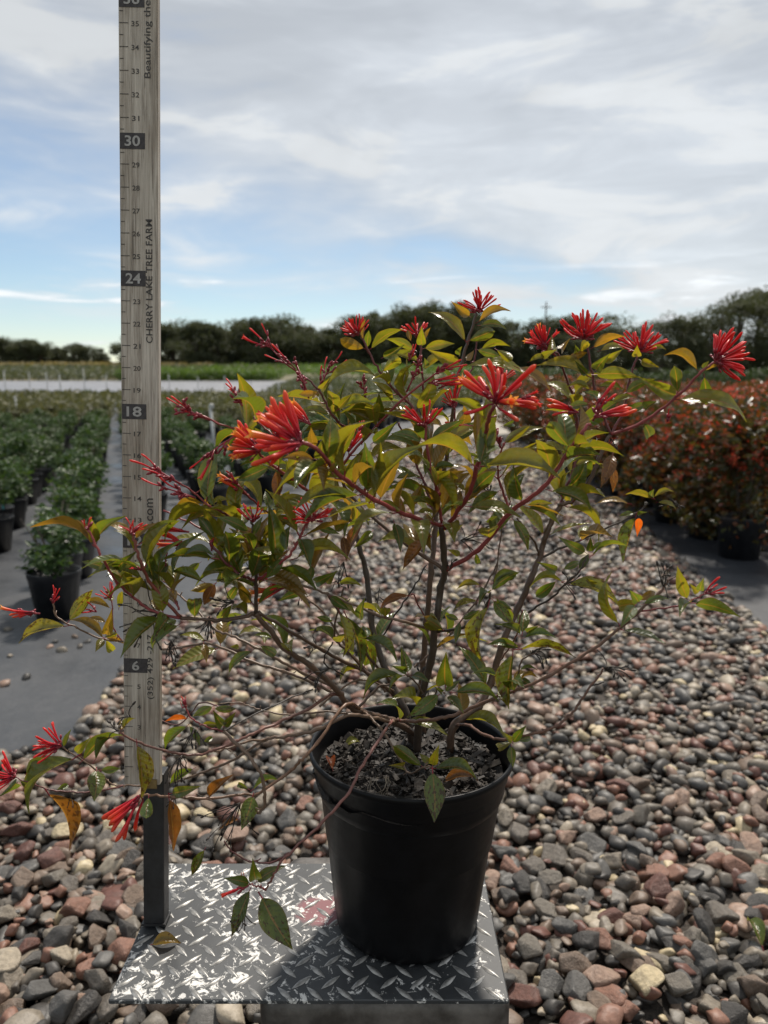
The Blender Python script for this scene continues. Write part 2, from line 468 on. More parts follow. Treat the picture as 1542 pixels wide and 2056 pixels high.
M['shrub'] = foliage_mat('nursery_shrub_leaves', [(0, (0.022, 0.050, 0.014)), (0.5, (0.045, 0.090, 0.026)), (0.85, (0.085, 0.130, 0.040)), (1, (0.12, 0.15, 0.06))], 0.48, 0.3)
M['shrub_far'] = foliage_mat('far_shrub_leaves', [(0, (0.045, 0.052, 0.022)), (0.6, (0.095, 0.100, 0.042)), (1, (0.16, 0.15, 0.07))], 0.5, 0.3)
M['hedge'] = foliage_mat('field_hedge_leaves', [(0, (0.05, 0.10, 0.018)), (0.6, (0.09, 0.16, 0.03)), (1, (0.15, 0.22, 0.05))], 0.5, 0.4)
M['hedge_dark'] = foliage_mat('dark_hedge_leaves', [(0, (0.02, 0.035, 0.012)), (0.6, (0.04, 0.07, 0.02)), (1, (0.07, 0.10, 0.035))], 0.5, 0.3)
M['hedge_grey'] = foliage_mat('grey_green_field_leaves', [(0, (0.06, 0.075, 0.045)), (0.6, (0.10, 0.115, 0.07)), (1, (0.15, 0.16, 0.10))], 0.55, 0.3)
M['dry_grass'] = foliage_mat('dry_grass_blades', [(0, (0.16, 0.13, 0.06)), (0.6, (0.26, 0.21, 0.11)), (1, (0.33, 0.28, 0.16))], 0.7, 0.3)
M['fire'] = foliage_mat('red_shrub_leaves', [(0, (0.022, 0.034, 0.010)), (0.4, (0.050, 0.058, 0.016)), (0.58, (0.085, 0.060, 0.018)), (0.75, (0.14, 0.055, 0.018)), (1, (0.22, 0.05, 0.020))], 0.3, 0.4, (1.5, 1.1, 0.6))
M['fire_fl'] = foliage_mat('red_shrub_flowers', [(0, (0.45, 0.035, 0.03)), (0.6, (0.62, 0.075, 0.03)), (1, (0.75, 0.16, 0.05))], 0.45, 0.35, (1.2, 1.0, 1.0))
M['tag'] = simple('blue_plant_tag', (0.02, 0.25, 0.30), (0.03, 0.32, 0.36), 20, 0.4, 0.05, 0.001)

# ------------------------------------------------------------------ the ground
ys = [-30, -5, 0, 2, 4, 8, 12, 18, 25, 35, 45, 52, 60, 75, 100, 130, 160, 220, 320, 500, 900]
xs = [-700, -300, -150, -80, -40, -20, -10, -4, 0, 4, 10, 20, 40, 80, 150, 300, 700]
gz = lambda Y: terrain(min(Y, 165)) - 0.012
v = [(x, y, gz(y)) for y in ys for x in xs]
nx = len(xs)
f = [(j * nx + i, j * nx + i + 1, (j + 1) * nx + i + 1, (j + 1) * nx + i) for j in range(len(ys) - 1) for i in range(nx - 1)]
tag(obj('ground', mesh('ground', v, f, [M['ground']])), kind='structure')

def sheet(name, pts, z, mat, lift=0.0):
    me = bpy.data.meshes.new(name)
    bm = bmesh.new()
    vs = [bm.verts.new((p[0], p[1], z + (terrain(p[1]) if lift else 0))) for p in pts]
    bm.faces.new(vs)
    bmesh.ops.triangulate(bm, faces=bm.faces[:])
    bmesh.ops.recalc_face_normals(bm, faces=bm.faces[:])
    for fc in bm.faces:
        if fc.normal.z < 0: fc.normal_flip()
    bm.to_mesh(me); bm.free()
    me.materials.append(mat)
    return tag(obj(name, me), kind='structure')
# edge between the left cloth and the gravel, read along the ground
EDGE_L = [at_z(x, y, 0) for x, y in ((-250, 1565), (-60, 1535), (150, 1500), (195, 1420), (245, 1345), (390, 1225), (520, 1125), (620, 1030), (700, 940), (770, 880))]
EDGE_R = [at_z(x, y, 0) for x, y in ((1900, 1560), (1541, 1272), (1400, 1155), (1292, 1062), (1200, 985), (1120, 920), (1070, 880))]
far_l = (EDGE_L[-1].x, EDGE_L[-1].y); far_r = (EDGE_R[-1].x, EDGE_R[-1].y)
sheet('weed_cloth', [(-30, EDGE_L[0].y)] + [(p.x, p.y) for p in EDGE_L] + [(1.2, 22), (3.0, 30), (6.5, 40), (-50, 40), (-50, 10)], 0.004, M['cloth'])
sheet('gravel_bed', [(-6, -1.5), (6, -1.5), (6, 1.6)] + [(p.x, p.y) for p in EDGE_R] + [(p.x, p.y) for p in reversed(EDGE_L)] + [(-6, EDGE_L[0].y)], 0.0, M['grit'])
sheet('weed_cloth', [(p.x, p.y) for p in EDGE_R] + [(3.2, 18.5), (24, 18.5), (24, 3.0), (9, 2.0)], 0.004, M['cloth'])
sheet('sandy_track', [(far_l[0], far_l[1] + .02), (far_r[0], far_r[1] + .02), (3.2, 18.6), (26, 19), (34, 46), (6.8, 40), (3.2, 30), (1.4, 22)], 0.002, simple('pale_sandy_track', (0.20, 0.17, 0.13), (0.34, 0.30, 0.25), 1.2, 0.7, 0.3, 0.02))
def slope_sheet(name, x0, x1, y0, y1, mat, dz):
    v = [(x0, y0, terrain(y0) + dz), (x1, y0, terrain(y0) + dz), (x1, y1, terrain(y1) + dz), (x0, y1, terrain(y1) + dz)]
    return tag(obj(name, mesh(name, v, [(0, 1, 2, 3)], [mat])), kind='structure')
slope_sheet('pale_cloth_field', -60, 2, 44, 52, M['cloth_light'], 0.02)
slope_sheet('pale_cloth_slope', -60, 2, 52.02, 79, M['cloth_light'], 0.02)

# ------------------------------------------------------------------ stones
bm = bmesh.new(); bmesh.ops.create_icosphere(bm, subdivisions=1, radius=1)
bm.verts.ensure_lookup_table()
def ico(sub):
    bm = bmesh.new(); bmesh.ops.create_icosphere(bm, subdivisions=sub, radius=1)
    bm.verts.ensure_lookup_table()
    v = np.array([x.co[:] for x in bm.verts]); f = np.array([[q.index for q in x.verts] for x in bm.faces])
    bm.free()
    return v, f
ICO = {k: ico(k) for k in (1, 2, 3, 4)}
def rock(sub, seed, soft=14.0, planes=9):
    g = np.random.default_rng(seed)
    d, f = ICO[sub]
    n = g.normal(size=(planes, 3)); n /= np.linalg.norm(n, axis=1)[:, None]
    n = np.vstack([n, -n[:planes // 2]])
    h = g.uniform(0.55, 0.95, len(n))
    q = np.maximum(d @ n.T, 0) / h               # 1/r per plane
    inv = (np.sum(q ** soft, axis=1)) ** (1 / soft)
    r = 1 / np.maximum(inv, 0.85)
    v = d * r[:, None]
    v += 0.03 * np.sin(v[:, [1, 2, 0]] * g.uniform(2, 5) + g.uniform(0, 6, 3))
    v *= np.array([1.0, g.uniform(0.62, 0.95), g.uniform(0.42, 0.7)])
    return v, f
def in_poly(px, py, poly):
    px = np.asarray(px); py = np.asarray(py)
    ins = np.zeros(px.shape, bool)
    n = len(poly); j = n - 1
    for i in range(n):
        xi, yi = poly[i]; xj, yj = poly[j]
        c = ((yi > py) != (yj > py)) & (px < (xj - xi) * (py - yi) / (yj - yi + 1e-12) + xi)
        ins ^= c; j = i
    return ins
GRAVEL = [(-6, -1.5), (6, -1.5), (6, 1.6)] + [(p.x, p.y) for p in EDGE_R] + [(p.x, p.y) for p in reversed(EDGE_L)] + [(-6, EDGE_L[0].y)]
def visible(x, y, margin=0.12):
    d = y * cp + H * sp_
    return (np.abs(x) / d < 0.5 + margin) & ((y * -sp_ + H * cp) / d < 0.66 + margin * 0.6) & (y > 0.5)
def scatter(y0, y1, pitch, jit):
    gy = np.arange(y0, y1, pitch); xm = 0.62 * (y1 + .2) + 0.3
    gx = np.arange(-xm, xm, pitch)
    X, Y = np.meshgrid(gx, gy); X = X.ravel(); Y = Y.ravel()
    X = X + rng.uniform(-jit, jit, X.size) * pitch; Y = Y + rng.uniform(-jit, jit, Y.size) * pitch
    k = in_poly(X, Y, GRAVEL) & visible(X, Y)
    return X[k], Y[k]
bed = tag(empty('gravel'), kind='structure')
V8 = {s: [rock(s, 100 + s * 50 + i, soft=16 + 12 * (i % 3), planes=6 + i % 4) for i in range(14)] for s in (1, 2, 3, 4)}
def rot_z(a): return np.array([[math.cos(a), -math.sin(a), 0], [math.sin(a), math.cos(a), 0], [0, 0, 1]])
def rand_rot(tilt):
    e = Matrix.Rotation(rng.uniform(0, 6.283), 3, 'Z') @ Matrix.Rotation(rng.normal(0, tilt), 3, 'X') @ Matrix.Rotation(rng.normal(0, tilt), 3, 'Y')
    return np.array(e)
items = []                                     # x, y, size, z
for y0, y1, pitch, layers in ((0.95, 2.6, 0.031, 2), (2.6, 5.2, 0.036, 1), (5.2, 10.0, 0.050, 1), (10.0, 17.5, 0.085, 1)):
    for l in range(layers):
        X, Y = scatter(y0, y1, pitch * (1 if l == 0 else 1.55), 0.5)
        S = pitch * np.exp(rng.normal(0, 0.40, X.size)) * (0.66 if l == 0 else 0.72)
        S = np.clip(S * 0.95, pitch * 0.28, pitch * 1.18)
        Z = (0.24 * S if l == 0 else 0.016 + 0.25 * S) + rng.uniform(0, 0.012, X.size)
        items += list(zip(X, Y, S, Z, [l] * X.size))
# stray stones on the dark cloth beside the bed
for (x, y, s) in ((52, 1362, .030), (85, 1265, .026), (110, 1290, .022), (125, 1308, .024), (15, 1265, .022), (20, 1318, .022), (8, 1375, .026), (160, 1300, .024), (150, 1280, .018), (175, 1290, .02), (215, 1395, .03), (195, 1440, .028), (100, 1300, .02)):
    p = at_z(x, y, 0.004); items.append((p.x, p.y, s, s * .35, 1))
items = np.array(items)
d = items[:, 1] * cp + H * sp_
px = items[:, 2] / d * np.where((np.abs(items[:, 0]) / d < 0.5) & ((H * cp - items[:, 1] * sp_) / d < 0.665), 1, 0) * np.where(items[:, 4] == 1, 1.15, 1.0)
order = np.argsort(-px)
stone_me = [mesh('stone', v, f, [M['stone_o']], True) for v, f in V8[4]]
for i in order[:300]:
    x, y, s, z, l = items[i]
    o = obj('stone', stone_me[int(rng.integers(14))], bed)
    o.matrix_local = Matrix.Translation((x, y, z)) @ Matrix(rand_rot(0.35).tolist()).to_4x4() @ Matrix.Scale(s, 4)
rest = order[300:]
vs, fs, at = [], [], []
nv = 0
for i in rest:
    x, y, s, z, l = items[i]
    sub = 3 if y < 1.75 else 2 if y < 5.2 else 1
    v0, f0 = V8[sub][int(rng.integers(14))]
    vs.append((v0 @ (rand_rot(0.3) * s).T) + np.array([x, y, z])); fs.append(f0 + nv); nv += len(v0)
    at.append(np.full(len(v0), rng.random()))
me = mesh('gravel_stones', np.vstack(vs), np.vstack(fs), [M['stone_a']], True, attrs={'rnd': ('POINT', np.concatenate(at))})
tag(obj('gravel_stones', me, bed), kind='stuff')

# ------------------------------------------------------------------ leaf clouds for everything behind
def leaf_quads(P, size, up=0.3, g=rng, ar=0.5):
    n = len(P)
    a = g.normal(size=(n, 3)); a[:, 2] *= 0.6; a /= np.linalg.norm(a, axis=1)[:, None]
    b = g.normal(size=(n, 3)); b[:, 2] += up
    b = np.cross(a, b); b /= np.linalg.norm(b, axis=1)[:, None] + 1e-9
    s = (size * g.uniform(0.6, 1.3, n))[:, None]
    c = np.cross(a, b)
    v = np.stack([P, P + a * s * .5 + b * s * ar * .5 + c * s * .08, P + a * s, P + a * s * .5 - b * s * ar * .5 + c * s * .08], 1).reshape(-1, 3)
    f = np.arange(4 * n).reshape(n, 4)
    r = np.repeat(np.clip(g.normal(0.5, 0.22, n), 0, 1), 4)
    return v, f, r
def cloud_mesh(name, P, size, mat, up=0.3, ar=0.5):
    v, f, r = leaf_quads(P, size, up, rng, ar)
    return mesh(name, v, f, [mat], False, attrs={'rnd': ('POINT', r)})
def blob_points(n, centres, radii, squash=0.8, shell=0.55):
    k = rng.integers(len(centres), size=n)
    d = rng.normal(size=(n, 3)); d /= np.linalg.norm(d, axis=1)[:, None]
    rr = shell + (1 - shell) * rng.random(n) ** 0.6
    return np.array(centres)[k] + d * (np.array(radii)[k] * rr)[:, None] * np.array([1, 1, squash])

# nursery pots (rows): shared shapes
def pot_mesh(name, r0, r1, h, mat, n=20):
    mb = MB()
    mb.lathe([(0.0, 0.002), (r0, 0.0), (r0 + (r1 - r0) * .86, h * .86), (r1 * .985, h * .87), (r1, h * .98), (r1 * 1.01, h), (r1 * .95, h), (r1 * .93, h * .87), (0.0, h * .86)], n)
    return mb.mesh(name, [mat], True)
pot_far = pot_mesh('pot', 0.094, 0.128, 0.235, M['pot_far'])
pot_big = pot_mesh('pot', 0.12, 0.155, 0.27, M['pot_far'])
def shrub_variant(nleaf, rad, h, size, mat):
    cs = []; rs = []
    for i in range(9):
        a = rng.uniform(0, 6.28); q = rng.uniform(0.0, 0.75) * rad
        cs.append((q * math.cos(a), q * math.sin(a), 0.235 + rng.uniform(0.18, 0.8) * h)); rs.append(rng.uniform(0.28, 0.46) * rad)
    return cloud_mesh('foliage', blob_points(nleaf, cs, rs, 0.9, 0.4), size, mat)
def stems_mesh(name, n, rad, z0, h, r=0.004):
    mb = MB()
    for i in range(n):
        a = 6.283 * i / n + rng.uniform(-.4, .4); q = rad * rng.uniform(.4, 1)
        mb.tube([(0.01 * math.cos(a), 0.01 * math.sin(a), z0), (q * .4 * math.cos(a), q * .4 * math.sin(a), z0 + h * .5), (q * math.cos(a), q * math.sin(a), z0 + h)], [r, r * .8, r * .4], 5)
    return mb.mesh(name, [M['trunk']], True)
shr_near = [shrub_variant(850, 0.20, 0.34, 0.040, M['shrub']) for _ in range(5)]
shr_mid = [shrub_variant(420, 0.205, 0.34, 0.058, M['shrub_far']) for _ in range(4)]
sh_stem = [stems_mesh('stems', 6, 0.14, 0.20, 0.3) for _ in range(3)]
RD = Vector((-0.324, 0.946, 0)); RN = Vector((0.946, 0.324, 0))
CLOTH = [(-30, EDGE_L[0].y)] + [(p.x, p.y) for p in EDGE_L] + [(1.2, 22), (3.0, 30), (6.5, 40), (-50, 40), (-50, 10)]
spots = []
for r_i in range(-60, 60):
    n_ = -0.30 + 0.56 * r_i
    s = 2.2 + rng.uniform(0, .3)
    while s < 62:
        p = RD * s + RN * (n_ + rng.normal(0, .03)) if True else None
        s += 0.42 + rng.uniform(-.03, .05)
        if p.y < 3.0 or p.y > 37.5 or abs(p.x) / (p.y + .2) > 0.57: continue
        if r_i >= 1 and s < 7.0: continue
        if r_i == 0 and s < 4.1: continue
        if 8 < p.y < 13.5 and abs(CX + F * p.x / (p.y * cp + .6 * sp_) - 432) < 40: continue
        spots.append((p.x, p.y, r_i))
sp_a = np.array(spots)
edge_in = sp_a[:, :2] + np.array([0.42, -0.42])
keep = in_poly(sp_a[:, 0], sp_a[:, 1], CLOTH) & in_poly(edge_in[:, 0], edge_in[:, 1], CLOTH)
sp_a = sp_a[keep]
sp_a = sp_a[np.argsort(sp_a[:, 1])]
ORD = ['first', 'second', 'third', 'fourth', 'fifth', 'sixth', 'seventh', 'eighth', 'ninth', 'tenth', 'eleventh', 'twelfth', 'thirteenth', 'fourteenth', 'fifteenth', 'sixteenth', 'seventeenth', 'eighteenth', 'nineteenth', 'twentieth']
row_ids = sorted(set(sp_a[:300, 2]), reverse=True)
row_seen = set()
for i, (x, y, rw) in enumerate(sp_a[:300]):
    k_row = row_ids.index(rw)
    row_name = ORD[k_row] if k_row < len(ORD) else 'an outer'
    e = empty('potted_shrub', (x, y, 0.004), rng.uniform(0, 6.28))
    s = rng.uniform(0.88, 1.12)
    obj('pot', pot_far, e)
    fo = obj('foliage', (shr_near if y < 15 else shr_mid)[int(rng.integers(4))], e)
    fo.scale = (s, s, s * rng.uniform(.85, 1.1))
    obj('stems', sh_stem[int(rng.integers(3))], e)
    if y < 9 and i % 2 == 0:
        mb = MB(); mb.box((0.06, 0.08, 0.245), (0.022, 0.002, 0.05))
        mb.build('plant_tag', M['tag'], e)
    if rw not in row_seen:
        row_seen.add(rw)
        tag(e, 'leafy shrub in black pot ending the ' + row_name + ' shrub row from the gravel edge', 'potted plant', 'potted shrubs in rows')
    elif y < 14: tag(e, 'leafy green shrub in black pot within the ' + row_name + ' row from the gravel edge', 'potted plant', 'nearer potted shrubs of the ' + row_name + ' row')
    else: tag(e, 'small olive shrub in black pot far along the ' + row_name + ' row from the gravel edge', 'potted plant', 'far potted shrubs of the ' + row_name + ' row')
far_sp = sp_a[300:]
vs, fs, at = [], [], []; nv = 0
for (x, y, rw) in far_sp:
    nl = 70 if y < 28 else 34
    P = rng.normal(size=(nl, 3)) * np.array([.085, .085, .08]) + np.array([x, y, 0.42])
    v, f, r = leaf_quads(P, 0.11 if y < 28 else 0.17)
    vs.append(v); fs.append(f + nv); nv += len(v); at.append(r)
if len(vs):
    tag(obj('far_shrub_rows', mesh('far_shrub_rows', np.vstack(vs), np.vstack(fs), [M['shrub_far']], attrs={'rnd': ('POINT', np.concatenate(at))})), 'mass of small olive shrubs in rows receding across the cloth field', 'shrub rows', kind='stuff')
    mb = MB()
    for (x, y, rw) in far_sp:
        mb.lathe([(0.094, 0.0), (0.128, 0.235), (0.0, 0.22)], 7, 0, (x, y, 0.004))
    tag(mb.build('far_shrub_pots', M['pot_far']), 'black pots of the far shrub rows on the cloth field', 'pots', kind='stuff')

# red-flowering shrubs on the right
def fire_variant():
    e_c, e_r = [], []
    for i in range(17):
        a = rng.uniform(0, 6.28); q = rng.uniform(0, .9) * .40
        e_c.append((q * math.cos(a), q * math.sin(a), .17 + rng.uniform(.05, .70))); e_r.append(rng.uniform(.15, .23))
    P = blob_points(3400, e_c, e_r, .9, .5)
    fol = cloud_mesh('foliage', P, .060, M['fire'])
    top = blob_points(900, e_c, np.array(e_r) * 1.08, .95, .93)
    top = top[(top[:, 2] > .52)][:230]
    Q = np.repeat(top, 7, 0) + rng.normal(0, .014, (len(top) * 7, 3))
    fl = cloud_mesh('flowers', Q, .030, M['fire_fl'], .8, .22)
    return fol, fl
fires = [fire_variant() for _ in range(5)]
fst = [stems_mesh('stems', 7, .22, .24, .45, .006) for _ in range(2)]
bed_dir = (math.sin(R(3)), math.cos(R(3)))
for rI in range(0, 12):
    for k in range(0, 17):
        s = 5.0 + 0.72 * k + (0.36 if rI % 2 else 0)
        x = 2.28 + 0.74 * rI + (s - 5) * math.tan(R(2.5)) + rng.normal(0, .05)
        y = s + rng.normal(0, .06)
        if abs(x) / (y + .2) > .60 or y > 17: continue
        if rI > 3 and k > 0 and (x / y > .58): continue
        e = empty('red_flowering_shrub', (x, y, .004), rng.uniform(0, 6.28))
        q = rng.uniform(.92, 1.1) * (1.08 if rI == 0 else 1)
        e.scale = (q, q, q)
        fo, fl = fires[int(rng.integers(5))]
        obj('pot', pot_big, e); obj('foliage', fo, e); obj('flowers', fl, e); obj('stems', fst[int(rng.integers(2))], e)
        if rI == 0: tag(e, 'bushy red flowered shrub, ' + ORD[k] + ' in the row along the gravel from its open end', 'shrub', 'red shrubs in the row along the gravel')
        else: tag(e, 'bushy orange red shrub in the ' + ORD[rI] + ' row in from the gravel edge', 'shrub', 'red shrubs in the ' + ORD[rI] + ' row of the block')

# ------------------------------------------------------------------ fields, hedges, trees
def hedge(name, x0, x1, y0, y1, h, n, size, mat, label, cat, kind=None, rows=0, group=None):
    P = np.c_[rng.uniform(x0, x1, n), rng.uniform(y0, y1, n), np.zeros(n)]
    z = rng.random(n) ** .6 * h * (0.82 + 0.18 * np.sin(P[:, 0] * 1.7) * np.sin(P[:, 0] * .63 + 1) + 0.1 * np.sin(P[:, 0] * 5.1))
    P[:, 2] = z + .034 * np.maximum(0, P[:, 1] - 52)
    return tag(obj(name, cloud_mesh(name, P, size, mat)), label, cat, group, kind)
hedge('field_row', -40, -13.2, 41, 42.6, .5, 9000, .2, M['shrub'], 'low dark green plant row before the pale cloth field', 'plant row')
hedge('field_row', -72, -13, 79.5, 126, .9, 42000, .45, M['hedge_grey'], 'olive nursery field on the slope beneath the left trees', 'field plants', 'stuff')
hedge('field_row', -27, -11, 79, 86, 1.25, 14000, .30, M['hedge'], 'bright green nursery block beyond the pale cloth', 'field plants', 'stuff')
hedge('field_row', -26, 12, 95, 128, 1.0, 11000, .45, M['hedge'], 'far green crop strip in front of the dark treeline', 'field plants', 'stuff')
hedge('field_row', -8, 7, 53, 74, .75, 26000, .26, M['hedge_grey'], 'grey green nursery block right of the pale cloth', 'field plants', 'stuff')
hedge('clipped_hedge', 9, 60, 62, 64.5, 1.55, 26000, .24, M['hedge_dark'], 'long clipped dark green hedge beyond the sandy track', 'hedge')
hedge('grass_strip', -75, -28, 122, 140, 1.1, 9000, .5, M['dry_grass'], 'tan dry grass strip under the left trees', 'grass', 'stuff')
hedge('grass_strip', 8, 70, 66, 120, .5, 9000, .5, M['hedge_dark'], 'rough green grass behind the long hedge', 'grass', 'stuff')

def tree_variant(h, w, n, size, hole=0.0):
    cs, rs = [], []
    for i in range(34):
        a = rng.uniform(0, 6.28); q = math.sqrt(rng.random()) * w * .42
        z = h * rng.uniform(.06, .90)
        sh = 1 - .55 * max(0, (z / h - .55) / .45)
        cs.append((q * math.cos(a) * sh, q * math.sin(a) * sh, z)); rs.append(rng.uniform(.12, .21) * w)
    crown = cloud_mesh('crown', blob_points(n, cs, rs, .85, .35), size, M['tree'])
    mb = MB()
    mb.tube([(0, 0, -.3), (.05, 0, h * .25), (0, .1, h * .55), (.1, 0, h * .8)], [w * .045, w * .035, w * .02, w * .008], 7)
    for c in cs[:9]:
        mb.tube([(0, 0, h * rng.uniform(.18, .4)), (c[0] * .6, c[1] * .6, c[2] * .85), c], [w * .018, w * .011, w * .004], 5)
    return crown, mb.mesh('trunk', [M['trunk']], True)
trees = [tree_variant(8.5, 7.5, 7000, .40) for _ in range(5)]
big = [tree_variant(13, 10, 5000, .45) for _ in range(3)]
def tree(x, y, s, kind, label, group, zs=1.0):
    e = empty('tree', (x, y, terrain(min(y, 165)) - .05), rng.uniform(0, 6.28))
    cr, tk = kind
    e.scale = (s * 1.3, s * 1.3, s * zs) if s < 1.1 else (s, s, s * zs)
    obj('crown', cr, e); obj('trunk', tk, e)
    return tag(e, label, 'tree', group)
# skyline: picture x, top y, distance
sky_l = [(-40, 680), (-5, 678), (30, 676), (62, 680), (92, 690), (120, 700), (150, 690), (178, 694), (203, 708)]
for x, yt in sky_l + [(x + 16, yt + 5) for x, yt in sky_l[:-1]]:
    p = at_y(x, yt, 150); hgt = p.z - terrain(150)
    tree(p.x, 150 + rng.uniform(-3, 3), hgt / 8.3, trees[int(rng.integers(5))], 'dark low tree beyond the dry grass strip', 'trees above the dry grass', 1)
sky_m = [(262, 668), (300, 655), (345, 650), (392, 645), (435, 648), (480, 645), (520, 640), (560, 636), (592, 645), (622, 668), (655, 660), (690, 632), (725, 634), (760, 622), (800, 610), (840, 618), (880, 612), (915, 603), (960, 625), (1000, 648), (1040, 650), (1085, 640), (1130, 640), (1170, 635)]
for x, yt in sky_m:
    yy = 140 + rng.uniform(-6, 4)
    p = at_y(x, yt + rng.uniform(-4, 5), yy); hgt = p.z - terrain(yy)
    tree(p.x, yy, hgt / 8.3, trees[int(rng.integers(5))], 'dense dark tree in the long treeline behind the fields', 'trees of the long treeline', 1)
    yy = 150 + rng.uniform(0, 6)
    p = at_y(x + 18, yt + 14 + rng.uniform(-4, 12), yy); hgt = p.z - terrain(yy)
    tree(p.x, yy, hgt / 8.3, trees[int(rng.integers(5))], 'dense dark tree in the long treeline behind the fields', 'trees of the long treeline', 1)
sky_r = [(1190, 640), (1225, 625), (1262, 655), (1300, 668), (1335, 630), (1372, 632), (1410, 640), (1452, 600), (1490, 585), (1530, 575), (1575, 570)]
for x, yt in sky_r:
    yy = 96 + rng.uniform(-4, 8)
    p = at_y(x, yt, yy); hgt = p.z - terrain(yy)
    tree(p.x, yy, hgt / 12.6, big[int(rng.integers(3))], 'tall open crowned tree standing behind the long hedge', 'tall trees behind the hedge', 1)
    p = at_y(x + 20, 690, yy + 12); hgt = p.z - terrain(yy + 12)
    tree(p.x, yy + 12, hgt / 8.3, trees[int(rng.integers(5))], 'short dense tree filling under the tall trees', 'undergrowth trees behind the hedge', 1)

# white riser pipes in the fields
for (x, yb, yt) in ((35, 858, 798), (430, 950, 815), (123, 808, 752), (12, 800, 745), (96, 790, 748), (170, 783, 742), (505, 800, 765), (665, 815, 778), (398, 790, 758), (340, 785, 752), (452, 786, 755), (560, 800, 768), (735, 822, 782), (1133, 800, 752), (820, 830, 790), (215, 790, 755), (60, 780, 748), (300, 800, 760)):
    p = ground_hit(x, yb)
    q = at_y(x, yt, p.y)
    h = q.z - p.z
    e = empty('riser_pipe', (p.x, p.y, p.z))
    w = 0.02 if p.y < 20 else 0.035
    mb = MB(); mb.tube([(0, 0, 0), (0.01, 0, h * .5), (rng.normal(0, .02), 0, h)], w, 8); mb.build('pipe', M['riser'], e, True)
    mb = MB(); mb.lathe([(w * 1.5, h - .03), (w * 1.5, h + .02), (0, h + .03)], 8); mb.build('cap', M['riser'], e)
    tag(e, {430: 'white irrigation riser pipe standing among the shrub rows behind the plant', 35: 'white irrigation riser pipe at the rear of the left shrub rows'}.get(x, 'slim white irrigation riser pipe in the far nursery fields'), 'pipe', 'irrigation riser pipes')
p = at_y(1097, 606, 92)
e = empty('utility_pole', (p.x, 92, terrain(92)))
mb = MB(); mb.tube([(0, 0, 0), (0, 0, p.z - terrain(92))], [.11, .08], 8); mb.build('pole', M['trunk'], e, True)
mb = MB(); mb.box((0, 0, p.z - terrain(92) - .6), (1.2, .1, .1)); mb.build('crossarm', M['trunk'], e)
tag(e, 'thin wooden utility pole rising before the right treeline', 'pole')

# ------------------------------------------------------------------ platform scale
ZP = H - 0.687
e = empty('platform_scale', (0, 0.9, 0))
scale_root = e
def local(o, parent): o.matrix_parent_inverse = Matrix.Translation(parent.location).inverted()
pl = [at_z(217, 2008, ZP), at_z(1022, 2006, ZP), at_z(985, 1733, ZP), at_z(338, 1733, ZP)]
XL, XR, YF, YB = pl[0].x, pl[1].x, pl[0].y, pl[2].y
def rbox(name, c, dims, bev, mat, parent, seg=3):
    me = bpy.data.meshes.new(name); bm = bmesh.new()
    bmesh.ops.create_cube(bm, size=1)
    for vv in bm.verts: vv.co = Vector((vv.co.x * dims[0] + c[0], vv.co.y * dims[1] + c[1], vv.co.z * dims[2] + c[2]))
    bmesh.ops.bevel(bm, geom=bm.edges[:], offset=bev, segments=seg, affect='EDGES', profile=.5)
    bm.to_mesh(me); bm.free(); me.materials.append(mat)
    if seg > 1: me.polygons.foreach_set('use_smooth', np.ones(len(me.polygons), bool))
    o = obj(name, me, parent); local(o, parent)
    return o
plate = rbox('tread_plate', ((XL + XR) / 2, (YF + YB) / 2, ZP - .003), (XR - XL, YB - YF, .006), .0012, M['tread'], e, 1)
xb0, xb1 = at_z(512, 2030, ZP - .012).x, XR + .006
rbox('scale_body', ((xb0 + xb1) / 2, (YF + YB) / 2 + .024, ZP - .071), (xb1 - xb0, YB - YF + .030, .128), .022, M['body'], e)
for sx in (xb0 + .04, xb1 - .04):
    for sy in (YF + .05, YB + .01):
        rbox('leg', (sx, sy, (ZP - .13) / 2 + .005), (.034, .034, ZP - .132), .004, M['post'], e)
rbox('crossbar', ((xb0 + xb1) / 2, YF + .05, .10), (xb1 - xb0 - .12, .02, .03), .003, M['post'], e)
# raised lugs
lv = []
n = 7
for i in range(n):
    t_ = i / (n - 1) * 2 - 1
    w = .0033 * (1 - abs(t_) ** 1.6) + .0003
    z = .0017 * (1 - t_ * t_) + .0001
    lv += [(t_ * .0142, -w, 0), (t_ * .0142, -w * .4, z), (t_ * .0142, w * .4, z), (t_ * .0142, w, 0)]
lf = [(i * 4 + j, (i + 1) * 4 + j, (i + 1) * 4 + j + 1, i * 4 + j + 1) for i in range(n - 1) for j in range(3)]
lug_me = mesh('lug', lv, lf, [M['lug']], True)
Pt = 0.0338
cnt = 0
for a in range(-16, 17):
    for bI in range(-10, 11):
        for half in (0, 1):
            x = (XL + XR) / 2 + (a + half * .5) * Pt + .006; y = YF + .009 + (bI + half * .5) * Pt
            if not (XL + .006 < x < XR - .006 and YF + .006 < y < YB - .006): continue
            o = obj('lug', lug_me, plate)
            o.matrix_local = Matrix.Translation((x, y, ZP + .0002)) @ Matrix.Rotation(R(45 if half else -45), 4, 'Z')
            o.color = (1, 1, 1, 1)
            cnt += 1
tag(e, 'low platform scale with worn diamond tread plate under the black pot', 'scale')
